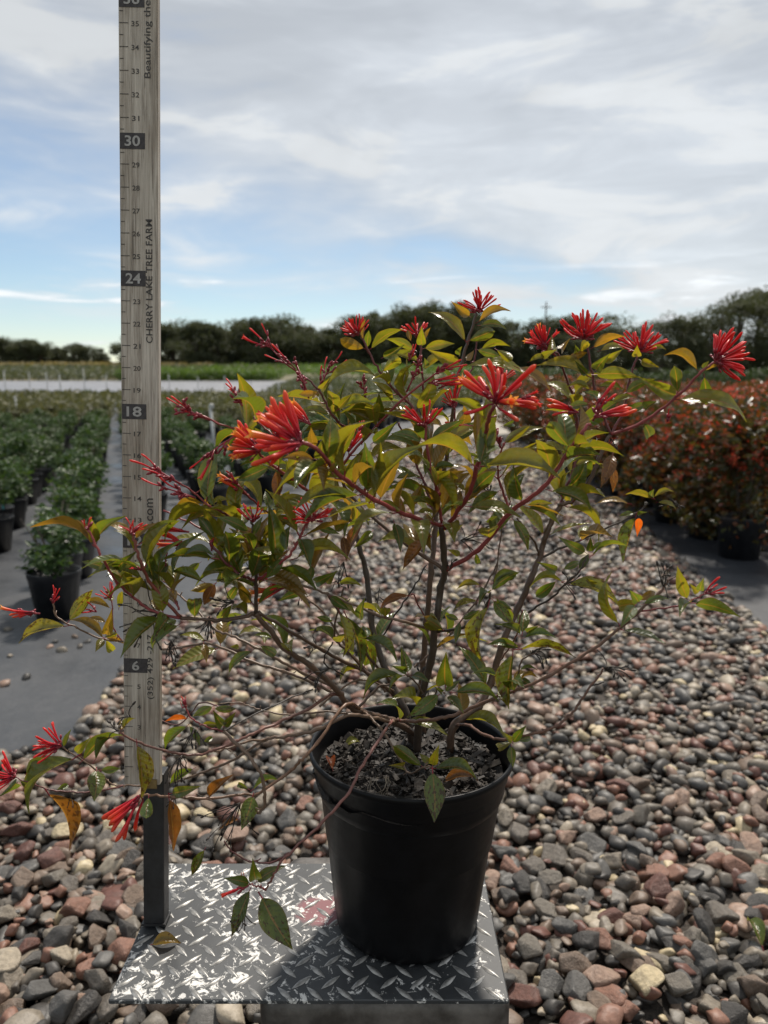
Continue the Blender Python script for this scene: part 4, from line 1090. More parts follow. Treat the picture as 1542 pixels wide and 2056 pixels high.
LEAVES = {
'a': [(735, 370, 285, 222, 75, 'o'), (720, 340, 600, 180, 60, 'o'), (735, 350, 700, 160, 85, 'y'), (745, 350, 950, 155, 85, 'g'), (840, 545, 645, 495, 70, 'g'), (840, 530, 905, 480, 60, 'gl'), (905, 545, 1050, 420, 90, 'g'), (1115, 640, 715, 605, 95, 'y'), (1040, 330, 785, 220, 65, 'o'), (1040, 400, 900, 260, 45, 'y'), (1045, 310, 1200, 200, 60, 'o'), (1090, 350, 1370, 185, 110, 'g'), (1180, 640, 1180, 430, 85, 'gl'), (1190, 660, 1110, 370, 65, 'g'), (1200, 620, 1290, 490, 80, 'g'), (535, 950, 705, 725, 105, 'ys', 11), (510, 990, 170, 1110, 85, 'ys', 11), (800, 1080, 560, 950, 75, 'o', 12), (855, 850, 650, 825, 55, 'o', 12), (800, 1090, 745, 1180, 65, 'y', 12), (820, 1100, 870, 1180, 70, 'y', 12), (820, 1085, 955, 1125, 45, 'o', 12), (800, 1080, 900, 1050, 40, 'y', 12), (820, 1060, 860, 880, 80, 'o', 12), (920, 850, 940, 730, 60, 'y', 12), (870, 800, 830, 700, 50, 'y', 12), (820, 960, 690, 930, 45, 'o', 12), (1310, 920, 1190, 1100, 150, 'gs'), (1380, 980, 1190, 1180, 80, 'g'), (1240, 880, 1190, 790, 70, 'o')],
'b': [(930, 140, 690, 240, 100, 'g', -12), (985, 170, 985, 390, 90, 'bs'), (1140, 290, 1050, 110, 110, 'g', -10), (1150, 300, 1060, 265, 55, 'gl', -10), (1210, 310, 1240, 150, 95, 'gl', -14), (1290, 200, 1390, 100, 90, 'o', -14), (1542, 360, 1150, 470, 95, 'y', -14), (1230, 380, 960, 480, 80, 'y'), (940, 480, 900, 340, 60, 'g'), (740, 440, 590, 490, 50, 'y'), (510, 500, 340, 550, 70, 'gl'), (505, 700, 385, 540, 85, 'g', -10), (770, 640, 540, 540, 85, 'g', -9), (750, 700, 520, 680, 85, 'g', -10), (750, 720, 520, 760, 65, 'y', -10), (800, 680, 870, 540, 55, 'gl', -10), (860, 690, 1080, 570, 75, 'y', -8), (1140, 640, 950, 535, 70, 'y', -8), (1060, 800, 1090, 610, 85, 'gl', -11), (1170, 700, 1240, 900, 130, 'gl', -12), (1050, 830, 760, 820, 70, 'y', -11), (1040, 850, 920, 990, 95, 'g', -11), (920, 820, 850, 960, 60, 'g'), (1130, 850, 1520, 850, 70, 'y', -9), (1250, 960, 1380, 680, 75, 'o'), (1260, 900, 1230, 1040, 60, 'g'), (1280, 1040, 1440, 960, 80, 'g'), (1500, 680, 1525, 860, 75, 'bs'), (500, 830, 270, 840, 60, 'gl', -11), (500, 850, 120, 860, 75, 'g', -11), (410, 1030, 180, 960, 80, 'g', -10), (400, 880, 280, 960, 60, 'g'), (560, 1030, 570, 910, 70, 'g'), (500, 1050, 330, 1100, 70, 'o'), (510, 1050, 430, 1200, 90, 'b'), (690, 1050, 620, 1165, 70, 'g'), (780, 1200, 690, 1040, 85, 'o'), (1200, 1100, 1010, 1175, 75, 'g'), (620, 400, 470, 450, 40, 'y'), (560, 480, 540, 400, 40, 'y'), (420, 470, 250, 460, 45, 'o'), (290, 530, 290, 400, 50, 'y'), (440, 460, 430, 390, 45, 'o'), (700, 860, 570, 850, 50, 'y'), (620, 790, 760, 740, 60, 'g'), (1000, 440, 1140, 440, 60, 'g'), (1440, 640, 1540, 560, 60, 'y'), (1300, 610, 1460, 660, 60, 'g')],
'c': [(560, 740, 680, 640, 55, 'y'), (720, 690, 890, 565, 60, 'y'), (1200, 620, 985, 600, 65, 'y'), (1105, 460, 975, 470, 55, 'o'), (1110, 440, 1070, 500, 50, 'o'), (1130, 430, 1200, 350, 60, 'y'), (1560, 320, 1190, 400, 90, 'y'), (1270, 580, 1370, 475, 55, 'y'), (1270, 590, 1540, 550, 70, 'y'), (1210, 570, 1190, 500, 50, 'gl'), (1600, 660, 1310, 610, 70, 'y'), (1080, 880, 1060, 740, 80, 'o', -17), (1140, 970, 1150, 820, 110, 'g', -17), (1240, 1000, 1400, 730, 95, 'y', -16), (1200, 1010, 1080, 1090, 95, 'o', -15), (1480, 1200, 1480, 880, 125, 'g', -13), (920, 1140, 870, 1000, 105, 'g', -8), (1080, 970, 860, 960, 80, 'o', -14)],
'd': [(275, 500, 100, 430, 90, 'o'), (270, 430, 285, 280, 45, 'o'), (300, 490, 310, 370, 55, 'g'), (325, 500, 560, 360, 75, 'y'), (420, 570, 570, 480, 70, 'g'), (415, 680, 540, 580, 95, 'y'), (660, 510, 460, 430, 70, 'y'), (700, 600, 490, 540, 70, 'y'), (720, 480, 720, 345, 75, 'y'), (745, 430, 785, 345, 30, 'o'), (640, 450, 610, 360, 40, 'o'), (740, 500, 955, 465, 75, 'y'), (740, 660, 920, 560, 70, 'y'), (1005, 620, 790, 520, 105, 'y'), (740, 650, 740, 580, 60, 'gl'), (1010, 560, 1030, 490, 55, 'gl'), (1060, 440, 800, 228, 90, 'y'), (1090, 250, 960, 145, 70, 'o'), (1160, 290, 1390, 212, 65, 'o'), (1085, 440, 1270, 370, 100, 'g'), (1170, 320, 1360, 345, 60, 'g'), (1180, 500, 1385, 480, 60, 'y'), (1150, 510, 1310, 550, 70, 'g'), (1300, 510, 1415, 580, 70, 'y'), (1540, 700, 1085, 640, 85, 'y'), (1060, 600, 1120, 520, 50, 'o'), (495, 910, 350, 765, 65, 'y'), (400, 1060, 390, 860, 85, 'g'), (350, 940, 75, 970, 60, 'y'), (80, 940, 180, 860, 50, 'y'), (370, 1080, 160, 990, 75, 'y'), (240, 980, 110, 1000, 45, 'g'), (340, 1230, 510, 1080, 90, 'g', -4), (760, 880, 640, 850, 55, 'y'), (790, 1200, 1030, 1060, 100, 'g', -5), (720, 1220, 500, 1160, 70, 'g', -4), (890, 1230, 1150, 1120, 80, 'y', -5), (1200, 1030, 960, 900, 85, 'y', -17), (1360, 1230, 1542, 1110, 75, 'y', -5), (1340, 1100, 1420, 1080, 50, 'g'), (1110, 740, 1200, 720, 40, 'y')],
'e': [(500, 480, 200, 415, 75, 'y'), (490, 470, 420, 390, 45, 'g'), (60, 425, 250, 555, 60, 'o', -12), (525, 300, 710, 235, 60, 'o'), (330, 310, 380, 250, 55, 'o'), (270, 310, 270, 230, 65, 'y'), (210, 360, 290, 320, 50, 'y'), (130, 390, 250, 375, 35, 'y'), (570, 320, 710, 310, 40, 'y'), (415, 340, 415, 290, 40, 'gl'), (445, 330, 490, 270, 55, 'y'), (370, 370, 480, 335, 50, 'o'), (540, 470, 795, 485, 85, 'y'), (545, 440, 620, 350, 75, 'g'), (600, 400, 700, 320, 50, 'y'), (800, 360, 800, 295, 60, 'y'), (820, 380, 925, 420, 50, 'y'), (860, 330, 970, 315, 30, 'y'), (510, 560, 375, 545, 40, 'y'), (555, 620, 470, 575, 55, 'gl'), (500, 650, 365, 690, 60, 'gl'), (560, 540, 700, 560, 40, 'y'), (1040, 600, 820, 490, 95, 'y'), (1050, 580, 1030, 430, 75, 'g'), (730, 580, 900, 500, 60, 'g'), (1175, 440, 985, 352, 60, 'o'), (1210, 440, 1240, 390, 45, 'gl'), (1200, 450, 1305, 415, 30, 'o'), (1215, 480, 1225, 645, 85, 'g'), (1055, 620, 1450, 740, 90, 'y'), (850, 690, 915, 640, 60, 'gl'), (720, 690, 850, 650, 55, 'g'), (840, 770, 860, 860, 75, 'gl'), (380, 920, 265, 775, 95, 'g', -9), (365, 940, 150, 925, 50, 'y', -8), (390, 955, 690, 965, 65, 'y', -8), (420, 920, 610, 835, 50, 'y', -4), (265, 1050, 270, 970, 60, 'gl', 0), (0, 880, 200, 800, 60, 'y', -3), (650, 960, 580, 1150, 85, 'bs', 7), (655, 1040, 650, 1185, 50, 'bs', 7), (410, 1030, 510, 1000, 35, 'y'), (640, 640, 780, 610, 40, 'y')],
'f': [(1050, 440, 630, 300, 90, 'y', -13), (262, 690, 630, 310, 115, 'y', -15), (225, 650, 200, 290, 120, 'g', -14), (290, 660, 460, 575, 50, 'g'), (225, 410, 500, 330, 60, 'y'), (440, 540, 620, 530, 50, 'g'), (1095, 430, 1180, 20, 150, 'g', -14), (1020, 660, 1200, 500, 110, 'g', -9), (740, 500, 895, 780, 70, 'y', -6), (990, 640, 890, 580, 40, 'y'), (1020, 760, 1385, 835, 95, 'y', -8), (1240, 640, 1020, 800, 85, 'g', -6), (1240, 830, 1150, 880, 45, 'g'), (545, 770, 640, 590, 75, 'o'), (490, 740, 650, 680, 60, 'y'), (740, 740, 640, 700, 60, 'y'), (485, 840, 480, 700, 60, 'o'), (480, 800, 340, 720, 70, 'y', -10), (430, 880, 475, 1090, 95, 'gl', -8), (690, 1000, 510, 1230, 95, 'bs', -7), (690, 1010, 640, 900, 75, 'o', -5), (190, 870, 60, 1160, 80, 'bs', 0), (260, 950, 130, 1070, 75, 'g', 4), (60, 860, 0, 950, 40, 'y'), (870, 990, 955, 905, 40, 'y'), (950, 1140, 850, 1095, 50, 'y'), (1060, 1120, 1075, 1200, 45, 'g'), (640, 250, 430, 200, 60, 'y'), (350, 240, 590, 310, 60, 'g'), (1000, 350, 920, 230, 60, 'y', 2), (720, 480, 910, 460, 60, 'g'), (850, 480, 900, 540, 50, 'y'), (600, 800, 740, 810, 45, 'y'), (650, 830, 740, 880, 50, 'o'), (1390, 340, 1540, 300, 55, 'y'), (1350, 620, 1420, 520, 55, 'g'), (1280, 520, 1420, 480, 55, 'y')],
'g': [(50, 330, 595, 415, 130, 'y', -12), (270, 500, 350, 400, 60, 'g'), (385, 655, 620, 780, 75, 'g', -6), (385, 630, 560, 620, 65, 'y', -6), (560, 520, 860, 675, 100, 'g', -7), (270, 740, 380, 965, 80, 'gs', -5), (180, 730, 65, 760, 55, 'g'), (1165, 620, 925, 620, 45, 'o', 8), (1350, 580, 1155, 550, 50, 'y', 8), (1360, 570, 1505, 530, 40, 'y', 8), (1350, 570, 1360, 515, 55, 'gl', 8), (1390, 610, 1525, 660, 35, 'y', 8), (1215, 690, 1100, 715, 40, 'g', 8), (1230, 720, 1300, 690, 40, 'gl', 8), (1220, 720, 1130, 1050, 95, 'gs', 7), (1245, 730, 1230, 865, 60, 'r', 8), (830, 1000, 640, 890, 85, 'g', 2), (860, 990, 870, 890, 55, 'g', 2), (870, 1000, 1000, 945, 35, 'g', 2), (880, 1020, 1150, 955, 45, 'g', 2), (605, 1145, 470, 1080, 70, 'g', 2), (660, 1130, 775, 1070, 60, 'g', 2), (790, 1140, 850, 1020, 75, 'gl', 1), (115, 1234, 300, 1160, 65, 'g', -7), (760, 330, 870, 290, 35, 'y', 8), (910, 250, 770, 240, 40, 'y', 8)],
'h': [(360, 330, 240, 420, 70, 'g', 2), (400, 330, 210, 360, 30, 'y', 2), (600, 350, 545, 310, 40, 'y', 2), (430, 345, 735, 480, 70, 'ys', 1), (870, 460, 750, 490, 80, 'y', -11), (870, 460, 820, 395, 70, 'g', -11), (870, 450, 970, 400, 50, 'o', -11), (900, 470, 1050, 440, 45, 'gl', -11), (850, 480, 770, 600, 80, 'g', -11), (1170, 440, 1115, 255, 75, 'y', -12), (1240, 410, 1190, 350, 40, 'y', -12), (1250, 390, 1270, 320, 50, 'g', -12), (1190, 460, 1130, 540, 75, 'gl', -12), (1215, 465, 1475, 540, 85, 'g', -12), (150, 650, 170, 515, 80, 'g', -6), (140, 660, 0, 600, 60, 'gl', -6), (170, 650, 245, 610, 40, 'g', -6), (160, 680, 345, 680, 45, 'gl', -6), (130, 740, 0, 690, 60, 'g', -6), (135, 750, 455, 795, 55, 'ys', -6), (85, 580, 0, 450, 80, 'g', -5), (10, 330, 120, 280, 45, 'g', -7), (90, 780, 70, 1095, 105, 'gs', -9), (10, 1000, 60, 1100, 60, 'y', -7), (125, 880, 235, 880, 25, 'gl', -6), (125, 930, 215, 990, 50, 'gl', -6)],
'i': [(430, 640, 250, 600, 50, 'y'), (420, 660, 440, 800, 60, 'o'), (350, 460, 340, 330, 120, 'gs', -9), (640, 360, 560, 470, 85, 'g', -8), (880, 570, 690, 610, 45, 'y', -1), (890, 610, 890, 660, 45, 'y', -1), (860, 680, 970, 750, 75, 'g', -2), (960, 620, 820, 600, 40, 'gl', -2), (790, 720, 620, 895, 65, 'g', -2), (700, 690, 630, 690, 40, 'y', -1), (1430, 490, 1300, 460, 50, 'g'), (1400, 300, 1540, 400, 75, 'g'), (1470, 420, 1500, 740, 90, 'ys')],
'j': [(60, 200, 130, 110, 65, 'y'), (150, 200, 320, 215, 55, 'y'), (90, 300, 280, 440, 65, 'y'), (320, 480, 350, 330, 85, 'gl'), (215, 450, 320, 850, 100, 'gs', -6), (350, 620, 420, 880, 85, 'gs', -4), (340, 620, 590, 790, 75, 'gl', -5), (700, 290, 480, 405, 65, 'b', -2), (130, 490, 240, 570, 45, 'g'), (340, 520, 370, 600, 70, 'g'), (690, 890, 640, 700, 90, 'gs', -6), (680, 880, 570, 840, 60, 'g', -6), (650, 910, 360, 1075, 75, 'g', -6), (660, 910, 550, 1020, 45, 'g', -6), (720, 910, 850, 960, 80, 'gl', -6), (980, 990, 985, 755, 135, 'g', -9), (970, 1040, 1085, 955, 50, 'g', -9), (960, 1040, 900, 1000, 40, 'g', -9), (1050, 1040, 1370, 1100, 95, 'gl', -9), (990, 1070, 1110, 1190, 80, 'gl', -9), (930, 1060, 705, 1220, 110, 'gs', -9), (1310, 370, 1280, 800, 110, 'ys', -8), (1250, 210, 1080, 240, 50, 'y', -1), (1335, 250, 1540, 120, 75, 'g', -8), (1320, 270, 1245, 360, 75, 'gl', -8), (1350, 330, 1500, 500, 95, 'gs', -8), (1360, 330, 1490, 400, 50, 'g', -8), (1225, 330, 1050, 410, 50, 'ys', -4), (1100, 480, 1235, 410, 55, 'g', -4), (1090, 480, 990, 450, 50, 'g', -4), (1095, 500, 1060, 650, 60, 'gl', -4), (1480, 670, 1320, 670, 60, 'gl', -5), (1400, 930, 1200, 900, 45, 'gl', -6)],
'k': [(130, 740, 0, 840, 70, 'g', 7), (200, 670, 350, 555, 55, 'g', 7), (150, 720, 230, 780, 45, 'g', 7), (575, 545, 240, 930, 85, 'g', 8), (490, 460, 545, 335, 40, 'g', 8), (590, 510, 690, 400, 70, 'y', 9), (640, 560, 880, 400, 85, 'g', 9), (735, 560, 940, 380, 65, 'g', 9), (745, 640, 730, 860, 140, 'gs', 9), (780, 640, 920, 630, 60, 'g', 10), (540, 750, 450, 790, 45, 'g', 9), (1060, 440, 1090, 830, 120, 'ys', -14), (1150, 850, 1135, 1000, 100, 'g', -13), (1310, 860, 1340, 1234, 105, 'b', -13), (375, 820, 530, 1225, 90, 'bs', 8), (940, 330, 930, 250, 55, 'o', -14), (930, 340, 1040, 245, 45, 'y', -14), (1450, 240, 1290, 260, 45, 'r', -11)],
'l': [(290, 300, 130, 470, 80, 'g'), (310, 300, 385, 440, 60, 'gl'), (490, 150, 345, 220, 70, 'g'), (500, 165, 660, 165, 60, 'gs'), (570, 300, 500, 190, 80, 'g'), (580, 300, 660, 200, 60, 'g'), (550, 290, 420, 290, 50, 'y'), (500, 380, 420, 430, 40, 'g'), (340, 630, 170, 740, 70, 'g', 6), (170, 820, 375, 770, 90, 'g', -12), (455, 850, 630, 690, 80, 'b', -12), (770, 790, 690, 750, 45, 'g'), (800, 790, 1000, 730, 45, 'g'), (800, 840, 720, 1080, 130, 'gs', -11), (690, 1020, 545, 1100, 55, 'bs', -11)],
'm': [(650, 80, 575, 230, 60, 'gs', -15), (930, 290, 785, 260, 65, 'g'), (970, 270, 950, 150, 80, 'g'), (970, 280, 1140, 185, 70, 'g'), (930, 330, 825, 600, 90, 'gs'), (1000, 370, 1175, 665, 165, 'gs')],
'n': [(780, 550, 620, 440, 75, 'g'), (840, 540, 770, 480, 40, 'y'), (840, 545, 875, 435, 55, 'y'), (850, 560, 1080, 615, 70, 'gl'), (840, 580, 850, 850, 125, 'gs', -12), (670, 550, 595, 545, 45, 'y'), (1300, 410, 1230, 440, 50, 'y'), (1310, 400, 1250, 350, 40, 'y'), (1310, 410, 1380, 320, 50, 'g'), (1330, 400, 1410, 385, 40, 'g'), (1300, 430, 1310, 545, 55, 'g')],
}
n_leaf = 0
LSPEC = []
for tl, lst in LEAVES.items():
    ox, oy, sc, od = TILES[tl]
    for q in lst:
        x0, y0, x1, y1 = ox + q[0] / sc, oy + q[1] / sc, ox + q[2] / sc, oy + q[3] / sc
        wpx = q[4] / sc
        kind = q[5]; off = (q[6] if len(q) > 6 else od) + rng.normal(0, .6)
        spot = 0.12 + .2 * rng.random()
        if kind in ('ys', 'gs', 'bs'): spot = .75 + .25 * rng.random(); kind = kind[0]
        if kind == 'gl': spot = .1
        B = P(x0, y0, off)
        T = P(x1, y1, off)
        D = T - B; Lp = D.length
        depth = (B.y) * cp + (H - B.z) * sp_
        Wm = wpx * depth / F
        view = (Vector((0, 0, H)) - (B + T) / 2).normalized()
        TRUE = .37
        if Wm > TRUE * Lp:
            L3 = min(Wm / TRUE, Lp * 2.2); dz = math.sqrt(max(L3 * L3 - Lp * Lp, 0)); width = Wm
        else:
            L3 = Lp; dz = 0; width = max(TRUE * Lp * rng.uniform(.9, 1.05), Wm)
        sgn = 1 if rng.random() < .7 else -1
        T = T + view * (dz * sgn + rng.normal(0, .10) * Lp)
        D = T - B; Ln = D.length
        ya = D.normalized()
        vperp = (view - ya * view.dot(ya)).normalized()
        side_v = vperp.cross(ya).normalized()
        if side_v.z < 0: side_v = -side_v
        ct = min(1.0, Wm / width); ang = math.acos(ct)
        ang = min(ang, 1.25)
        flip = 1 if rng.random() < .72 else -1
        if kind == 'gl': flip = 1; ang = max(ang, .5)
        za = (vperp * math.cos(ang) * flip + side_v * math.sin(ang)).normalized()
        xa_ = ya.cross(za).normalized()
        za = xa_.cross(ya)
        key = (int(rng.integers(1, 3)) if abs(x1 - x0) > abs(y1 - y0) * .8 else int(rng.integers(0, 2)), int(rng.integers(2)), int(rng.integers(2)))
        c = np.array(CLR[kind]) * rng.uniform(.78, 1.22) * np.array([rng.uniform(.9, 1.12), 1, rng.uniform(.8, 1.2)])
        LSPEC.append((Ln * width, B, ya, Ln, width, za, key, (float(c[0]), float(c[1]), float(c[2]), float(spot)), kind))
        n_leaf += 1
LSPEC.sort(key=lambda q: -q[0])
for (ar, B, ya, Ln, width, za, key, c, kind) in LSPEC[:300]:
    xa_ = ya.cross(za).normalized()
    o = child('leaf', LV[key])
    mt = Matrix((xa_ * width, ya * Ln * 1.06, za * Ln)).transposed().to_4x4(); mt.translation = B + ya * (.03 * Ln)
    o.matrix_basis = mt
    o.color = c

# smaller leaves crowding the upper shoots, joined into one part
vs, fs, mi_, ac_, al_ = [], [], [], [], []
cols_ = []
def add_small(B, D, Ln, width, za, key):
    ya = D.normalized(); xa_ = ya.cross(za).normalized(); za = xa_.cross(ya)
    me_ = LV[key]; n0 = len(vs)
    co = np.zeros(len(me_.vertices) * 3); me_.vertices.foreach_get('co', co); co = co.reshape(-1, 3)
    mm = np.array([xa_ * width, ya * Ln, za * Ln])
    vs.extend((co @ mm + np.array(B + ya * Ln * .1)).tolist())
    for p_ in me_.polygons:
        fs.append([q + n0 for q in p_.vertices]); mi_.append(p_.material_index)
    for nm, dst in (('across', ac_), ('along', al_)):
        aa = np.zeros(len(me_.vertices)); me_.attributes[nm].data.foreach_get('value', aa); dst.extend(aa.tolist())
groups_ = {'y': [], 'g': [], 'o': []}
for pts, a, b_, c in ST:
    if pts[0][1] > 1350 and pts[-1][1] > 1250: continue
    w = spline([P(*p) for p in pts], 6)
    for i in range(2, len(w) - 9, 3):
        if not (0.60 < w[i].z < 1.3): continue
        q_ = (w[i] - Vector((0, 0, H))); dep = q_.dot(Vector((0, cp, -sp_)))
        ypx = CY + F * q_.dot(Vector((0, -sp_, -cp))) / dep
        xpx = CX + F * q_.x / dep
        dens = .75 if (480 < xpx < 1180 and 740 < ypx < 1090) or (250 < xpx < 560 and 1000 < ypx < 1240) else .12
        if ypx < 770 or (xpx < 360 and ypx < 1120): continue
        if xpx < 520: dens *= .55
        if rng.random() > dens: continue
        tan = (w[min(i + 1, len(w) - 1)] - w[i - 1]).normalized()
        a0 = rng.uniform(0, 6.28); u_ = tan.orthogonal().normalized(); v_ = tan.cross(u_)
        for sgn in (0, math.pi):
            d_ = (u_ * math.cos(a0 + sgn) + v_ * math.sin(a0 + sgn) + tan * .55 + Vector((0, 0, .1))).normalized()
            Ln = rng.uniform(.034, .062)
            groups_[('y', 'g', 'o', 'g', 'y')[int(rng.integers(5))]].append((w[i], d_, Ln, Ln * rng.uniform(.34, .44), (Vector((0, 0, 1)) + Vector(rng.normal(0, .35, 3))).normalized(), (int(rng.integers(3)), int(rng.integers(2)), int(rng.integers(2)))))
for (ar, B, ya, Ln, width, za, key, c, kind) in LSPEC[300:]:
    groups_[kind if kind in groups_ else 'g'].append((B, ya, Ln, width, za, key))
for kd, lst in groups_.items():
    vs, fs, mi_, ac_, al_ = [], [], [], [], []
    for q in lst: add_small(*q)
    o = child('small_leaves', mesh('small_leaves', vs, fs, [M['leaf'], M['pedicel']], True, mi_, {'across': ('POINT', ac_), 'along': ('POINT', al_)}))
    c = CLR[kd]; o.color = (c[0] * .95, c[1] * .95, c[2], .2); tag(o, kind='stuff')

# ---- flowers
def floret_mesh(kind, bend):
    v, f, al = [], [], []
    n = 7
    prof = {'bud': [(0, .024), (.1, .030), (.4, .036), (.75, .046), (.93, .050), (1.0, .028)],
            'tube': [(0, .026), (.1, .034), (.4, .046), (.75, .060), (.93, .064), (1.0, .040)],
            'open': [(0, .028), (.1, .038), (.4, .058), (.75, .080), (.9, .086), (1.0, .090)]}[kind]
    for t_, r in prof:
        for j in range(n):
            a = 6.283 * j / n
            v.append((r * math.cos(a), t_, r * math.sin(a) + bend * math.sin(math.pi * t_))); al.append(t_)
    for i in range(len(prof) - 1):
        for j in range(n): f.append((i * n + j, i * n + (j + 1) % n, (i + 1) * n + (j + 1) % n, (i + 1) * n + j))
    k = (len(prof) - 1) * n
    if kind != 'open':
        v.append((0, 1.03 if kind == 'bud' else 1.05, 0)); al.append(1.0)
        for j in range(n): f.append((k + j, k + (j + 1) % n, len(v) - 1))
    else:
        for j in range(5):
            a = 6.283 * j / 5
            i0 = len(v)
            for (rr, tt, da) in ((.11, .99, -.5), (.11, .99, .5), (.19, 1.09, 0)):
                v.append((rr * math.cos(a + da), tt, rr * math.sin(a + da))); al.append(1.0)
            f.append((i0, i0 + 1, i0 + 2))
        v.append((0, .9, 0)); al.append(.95)
    return mesh('floret', v, f, [M['floret']], True, None, {'along': ('POINT', al)})
FM = {k: [floret_mesh(k, b_) for b_ in (-.06, .0, .08)] for k in ('bud', 'tube', 'open')}
UPI = Vector((0, sp_, cp)); FWD = Vector((0, cp, -sp_)); RGT = Vector((1, 0, 0))
def rand_cone(a_deg, sp_deg, toward=0.0):
    ax = (RGT * math.cos(R(a_deg)) + UPI * math.sin(R(a_deg)) - FWD * toward).normalized()
    th = R(sp_deg) * math.sqrt(rng.random()); ph = rng.uniform(0, 6.283)
    u = ax.orthogonal().normalized(); w = ax.cross(u)
    return (ax * math.cos(th) + (u * math.cos(ph) + w * math.sin(ph)) * math.sin(th)).normalized()
n_flo = 0
FSPEC = []
# x, y, off, direction, spread, length px, count, kind, share open, toward camera
CL = [(962, 626, 8, 88, 78, 44, 24, 'bud', 0, .1), (718, 672, 3, 112, 70, 40, 18, 'bud', 0, .1), (838, 676, 5, 95, 65, 38, 14, 'bud', 0, .1), (1170, 680, 8, 88, 76, 56, 27, 'bud', 0, .15), (1092, 695, 9, 112, 70, 42, 16, 'bud', .15, .1), (1286, 706, 9, 84, 82, 54, 27, 'bud', 0, .15), (1436, 724, 5, 22, 68, 66, 28, 'bud', 0, .15),
 (996, 808, -17, 95, 92, 92, 15, 'tube', .2, .7), (1050, 800, -18, 0, 25, 40, 3, 'open', 1, .9), (606, 890, -21, 165, 58, 100, 17, 'tube', .15, .2), (522, 905, -13, 168, 48, 66, 13, 'tube', .25, .1), (700, 905, -6, 105, 65, 52, 15, 'bud', .1, .1), (852, 856, -4, 100, 60, 52, 13, 'bud', 0, .2), (912, 818, 6, 95, 70, 42, 11, 'bud', 0, .1), (862, 769, 1, 0, 22, 58, 6, 'bud', 0, .1), (1006, 766, 13, 82, 65, 40, 11, 'bud', 0, 0),
 (1198, 838, -9, 8, 16, 80, 5, 'tube', 0, .1), (1160, 828, -9, 168, 28, 62, 5, 'tube', 0, .1), (1195, 822, -9, 45, 12, 58, 3, 'tube', 0, .1), (626, 1045, -11, 90, 85, 46, 19, 'bud', 0, .2), (507, 1047, -10, 90, 60, 42, 8, 'bud', 0, .1), (590, 1172, -7, 186, 24, 52, 9, 'bud', 0, .1), (572, 1180, -7, 200, 18, 60, 3, 'open', 1, .1), (372, 1092, -9, 165, 32, 52, 9, 'tube', .4, .1), (378, 1068, -9, 168, 6, 52, 2, 'open', 1, .1), (264, 1070, -13, 90, 75, 32, 9, 'bud', 0, .1), (177, 1062, -14, 98, 40, 26, 4, 'bud', 0, .1),
 (106, 1210, 11, 82, 45, 30, 4, 'bud', 0, .1), (70, 1230, 11, 184, 20, 40, 5, 'tube', .2, .1), (222, 1200, 12, 110, 60, 34, 7, 'bud', 0, .1), (192, 1228, 12, 152, 40, 26, 4, 'tube', 0, .1), (122, 1498, 8, 165, 55, 50, 15, 'bud', 0, .1), (30, 1560, 7, 165, 60, 52, 15, 'bud', 0, .1), (282, 1598, -13, 232, 26, 78, 14, 'tube', 0, .1), (372, 1418, -11, 95, 40, 18, 5, 'bud', 0, .1), (498, 1778, -17, 196, 16, 52, 2, 'tube', 0, .1), (492, 1772, -17, 120, 30, 20, 4, 'bud', 0, .1), (1415, 1192, -12, 32, 32, 42, 4, 'tube', 0, .1), (956, 858, -2, 178, 10, 62, 4, 'tube', .3, .1), (287, 1143, -12, 175, 14, 26, 3, 'bud', 0, .1), (425, 1104, -10, 90, 6, 40, 1, 'bud', 0, .1), (622, 852, -6, 148, 22, 58, 6, 'tube', .4, .1), (822, 722, 2, 75, 25, 34, 3, 'bud', 0, .1), (560, 880, -19, 110, 40, 60, 5, 'tube', 0, .3), (720, 870, -5, 85, 30, 30, 4, 'bud', 0, 0), (1340, 845, 6, 85, 20, 22, 2, 'bud', 0, .1)]
PAN = [(612, 757, 5, 140, 95, 9, 5), (640, 783, 5, 65, 55, 6, 4), (505, 836, -5, 125, 60, 6, 3), (440, 851, -7, 158, 70, 8, 3), (362, 972, -8, 145, 55, 6, 3), (392, 1000, -8, 160, 60, 5, 2), (505, 1003, -5, 130, 60, 7, 3), (816, 788, 2, 70, 60, 5, 0), (852, 767, 1, 40, 50, 4, 2), (880, 780, 2, 20, 50, 4, 3), (480, 870, -8, 215, 70, 5, 2), (620, 800, 3, 110, 70, 5, 0), (80, 1232, 11, 175, 40, 4, 1), (735, 810, 3, 100, 45, 3, 0), (1190, 845, -9, 60, 40, 5, 1), (1120, 720, 9, 140, 40, 5, 2), (600, 900, -8, 130, 60, 5, 2), (880, 1010, -3, 95, 25, 4, 0), (1005, 900, -4, 110, 30, 4, 1)]
def bead(mb_, p, d, l, r):
    mb_.tube([p, p + d * l * .3, p + d * l * .75, p + d * l], [r * .4, r, r * .9, r * .3], 6, 0)
def add_floret(parent, base, d, ln, kind):
    global n_flo
    ya = d; za = ya.orthogonal().normalized(); a = rng.uniform(0, 6.28)
    za = Matrix.Rotation(a, 3, ya) @ za
    xa_ = ya.cross(za)
    mt = Matrix((xa_ * ln, ya * ln, za * ln)).transposed().to_4x4(); mt.translation = base
    me_ = FM[kind][int(rng.integers(3))]
    openness = {'bud': 1.0, 'tube': rng.uniform(.65, 1.0), 'open': rng.uniform(0, .25)}[kind]
    FSPEC.append((parent, mt, me_, openness, ln))
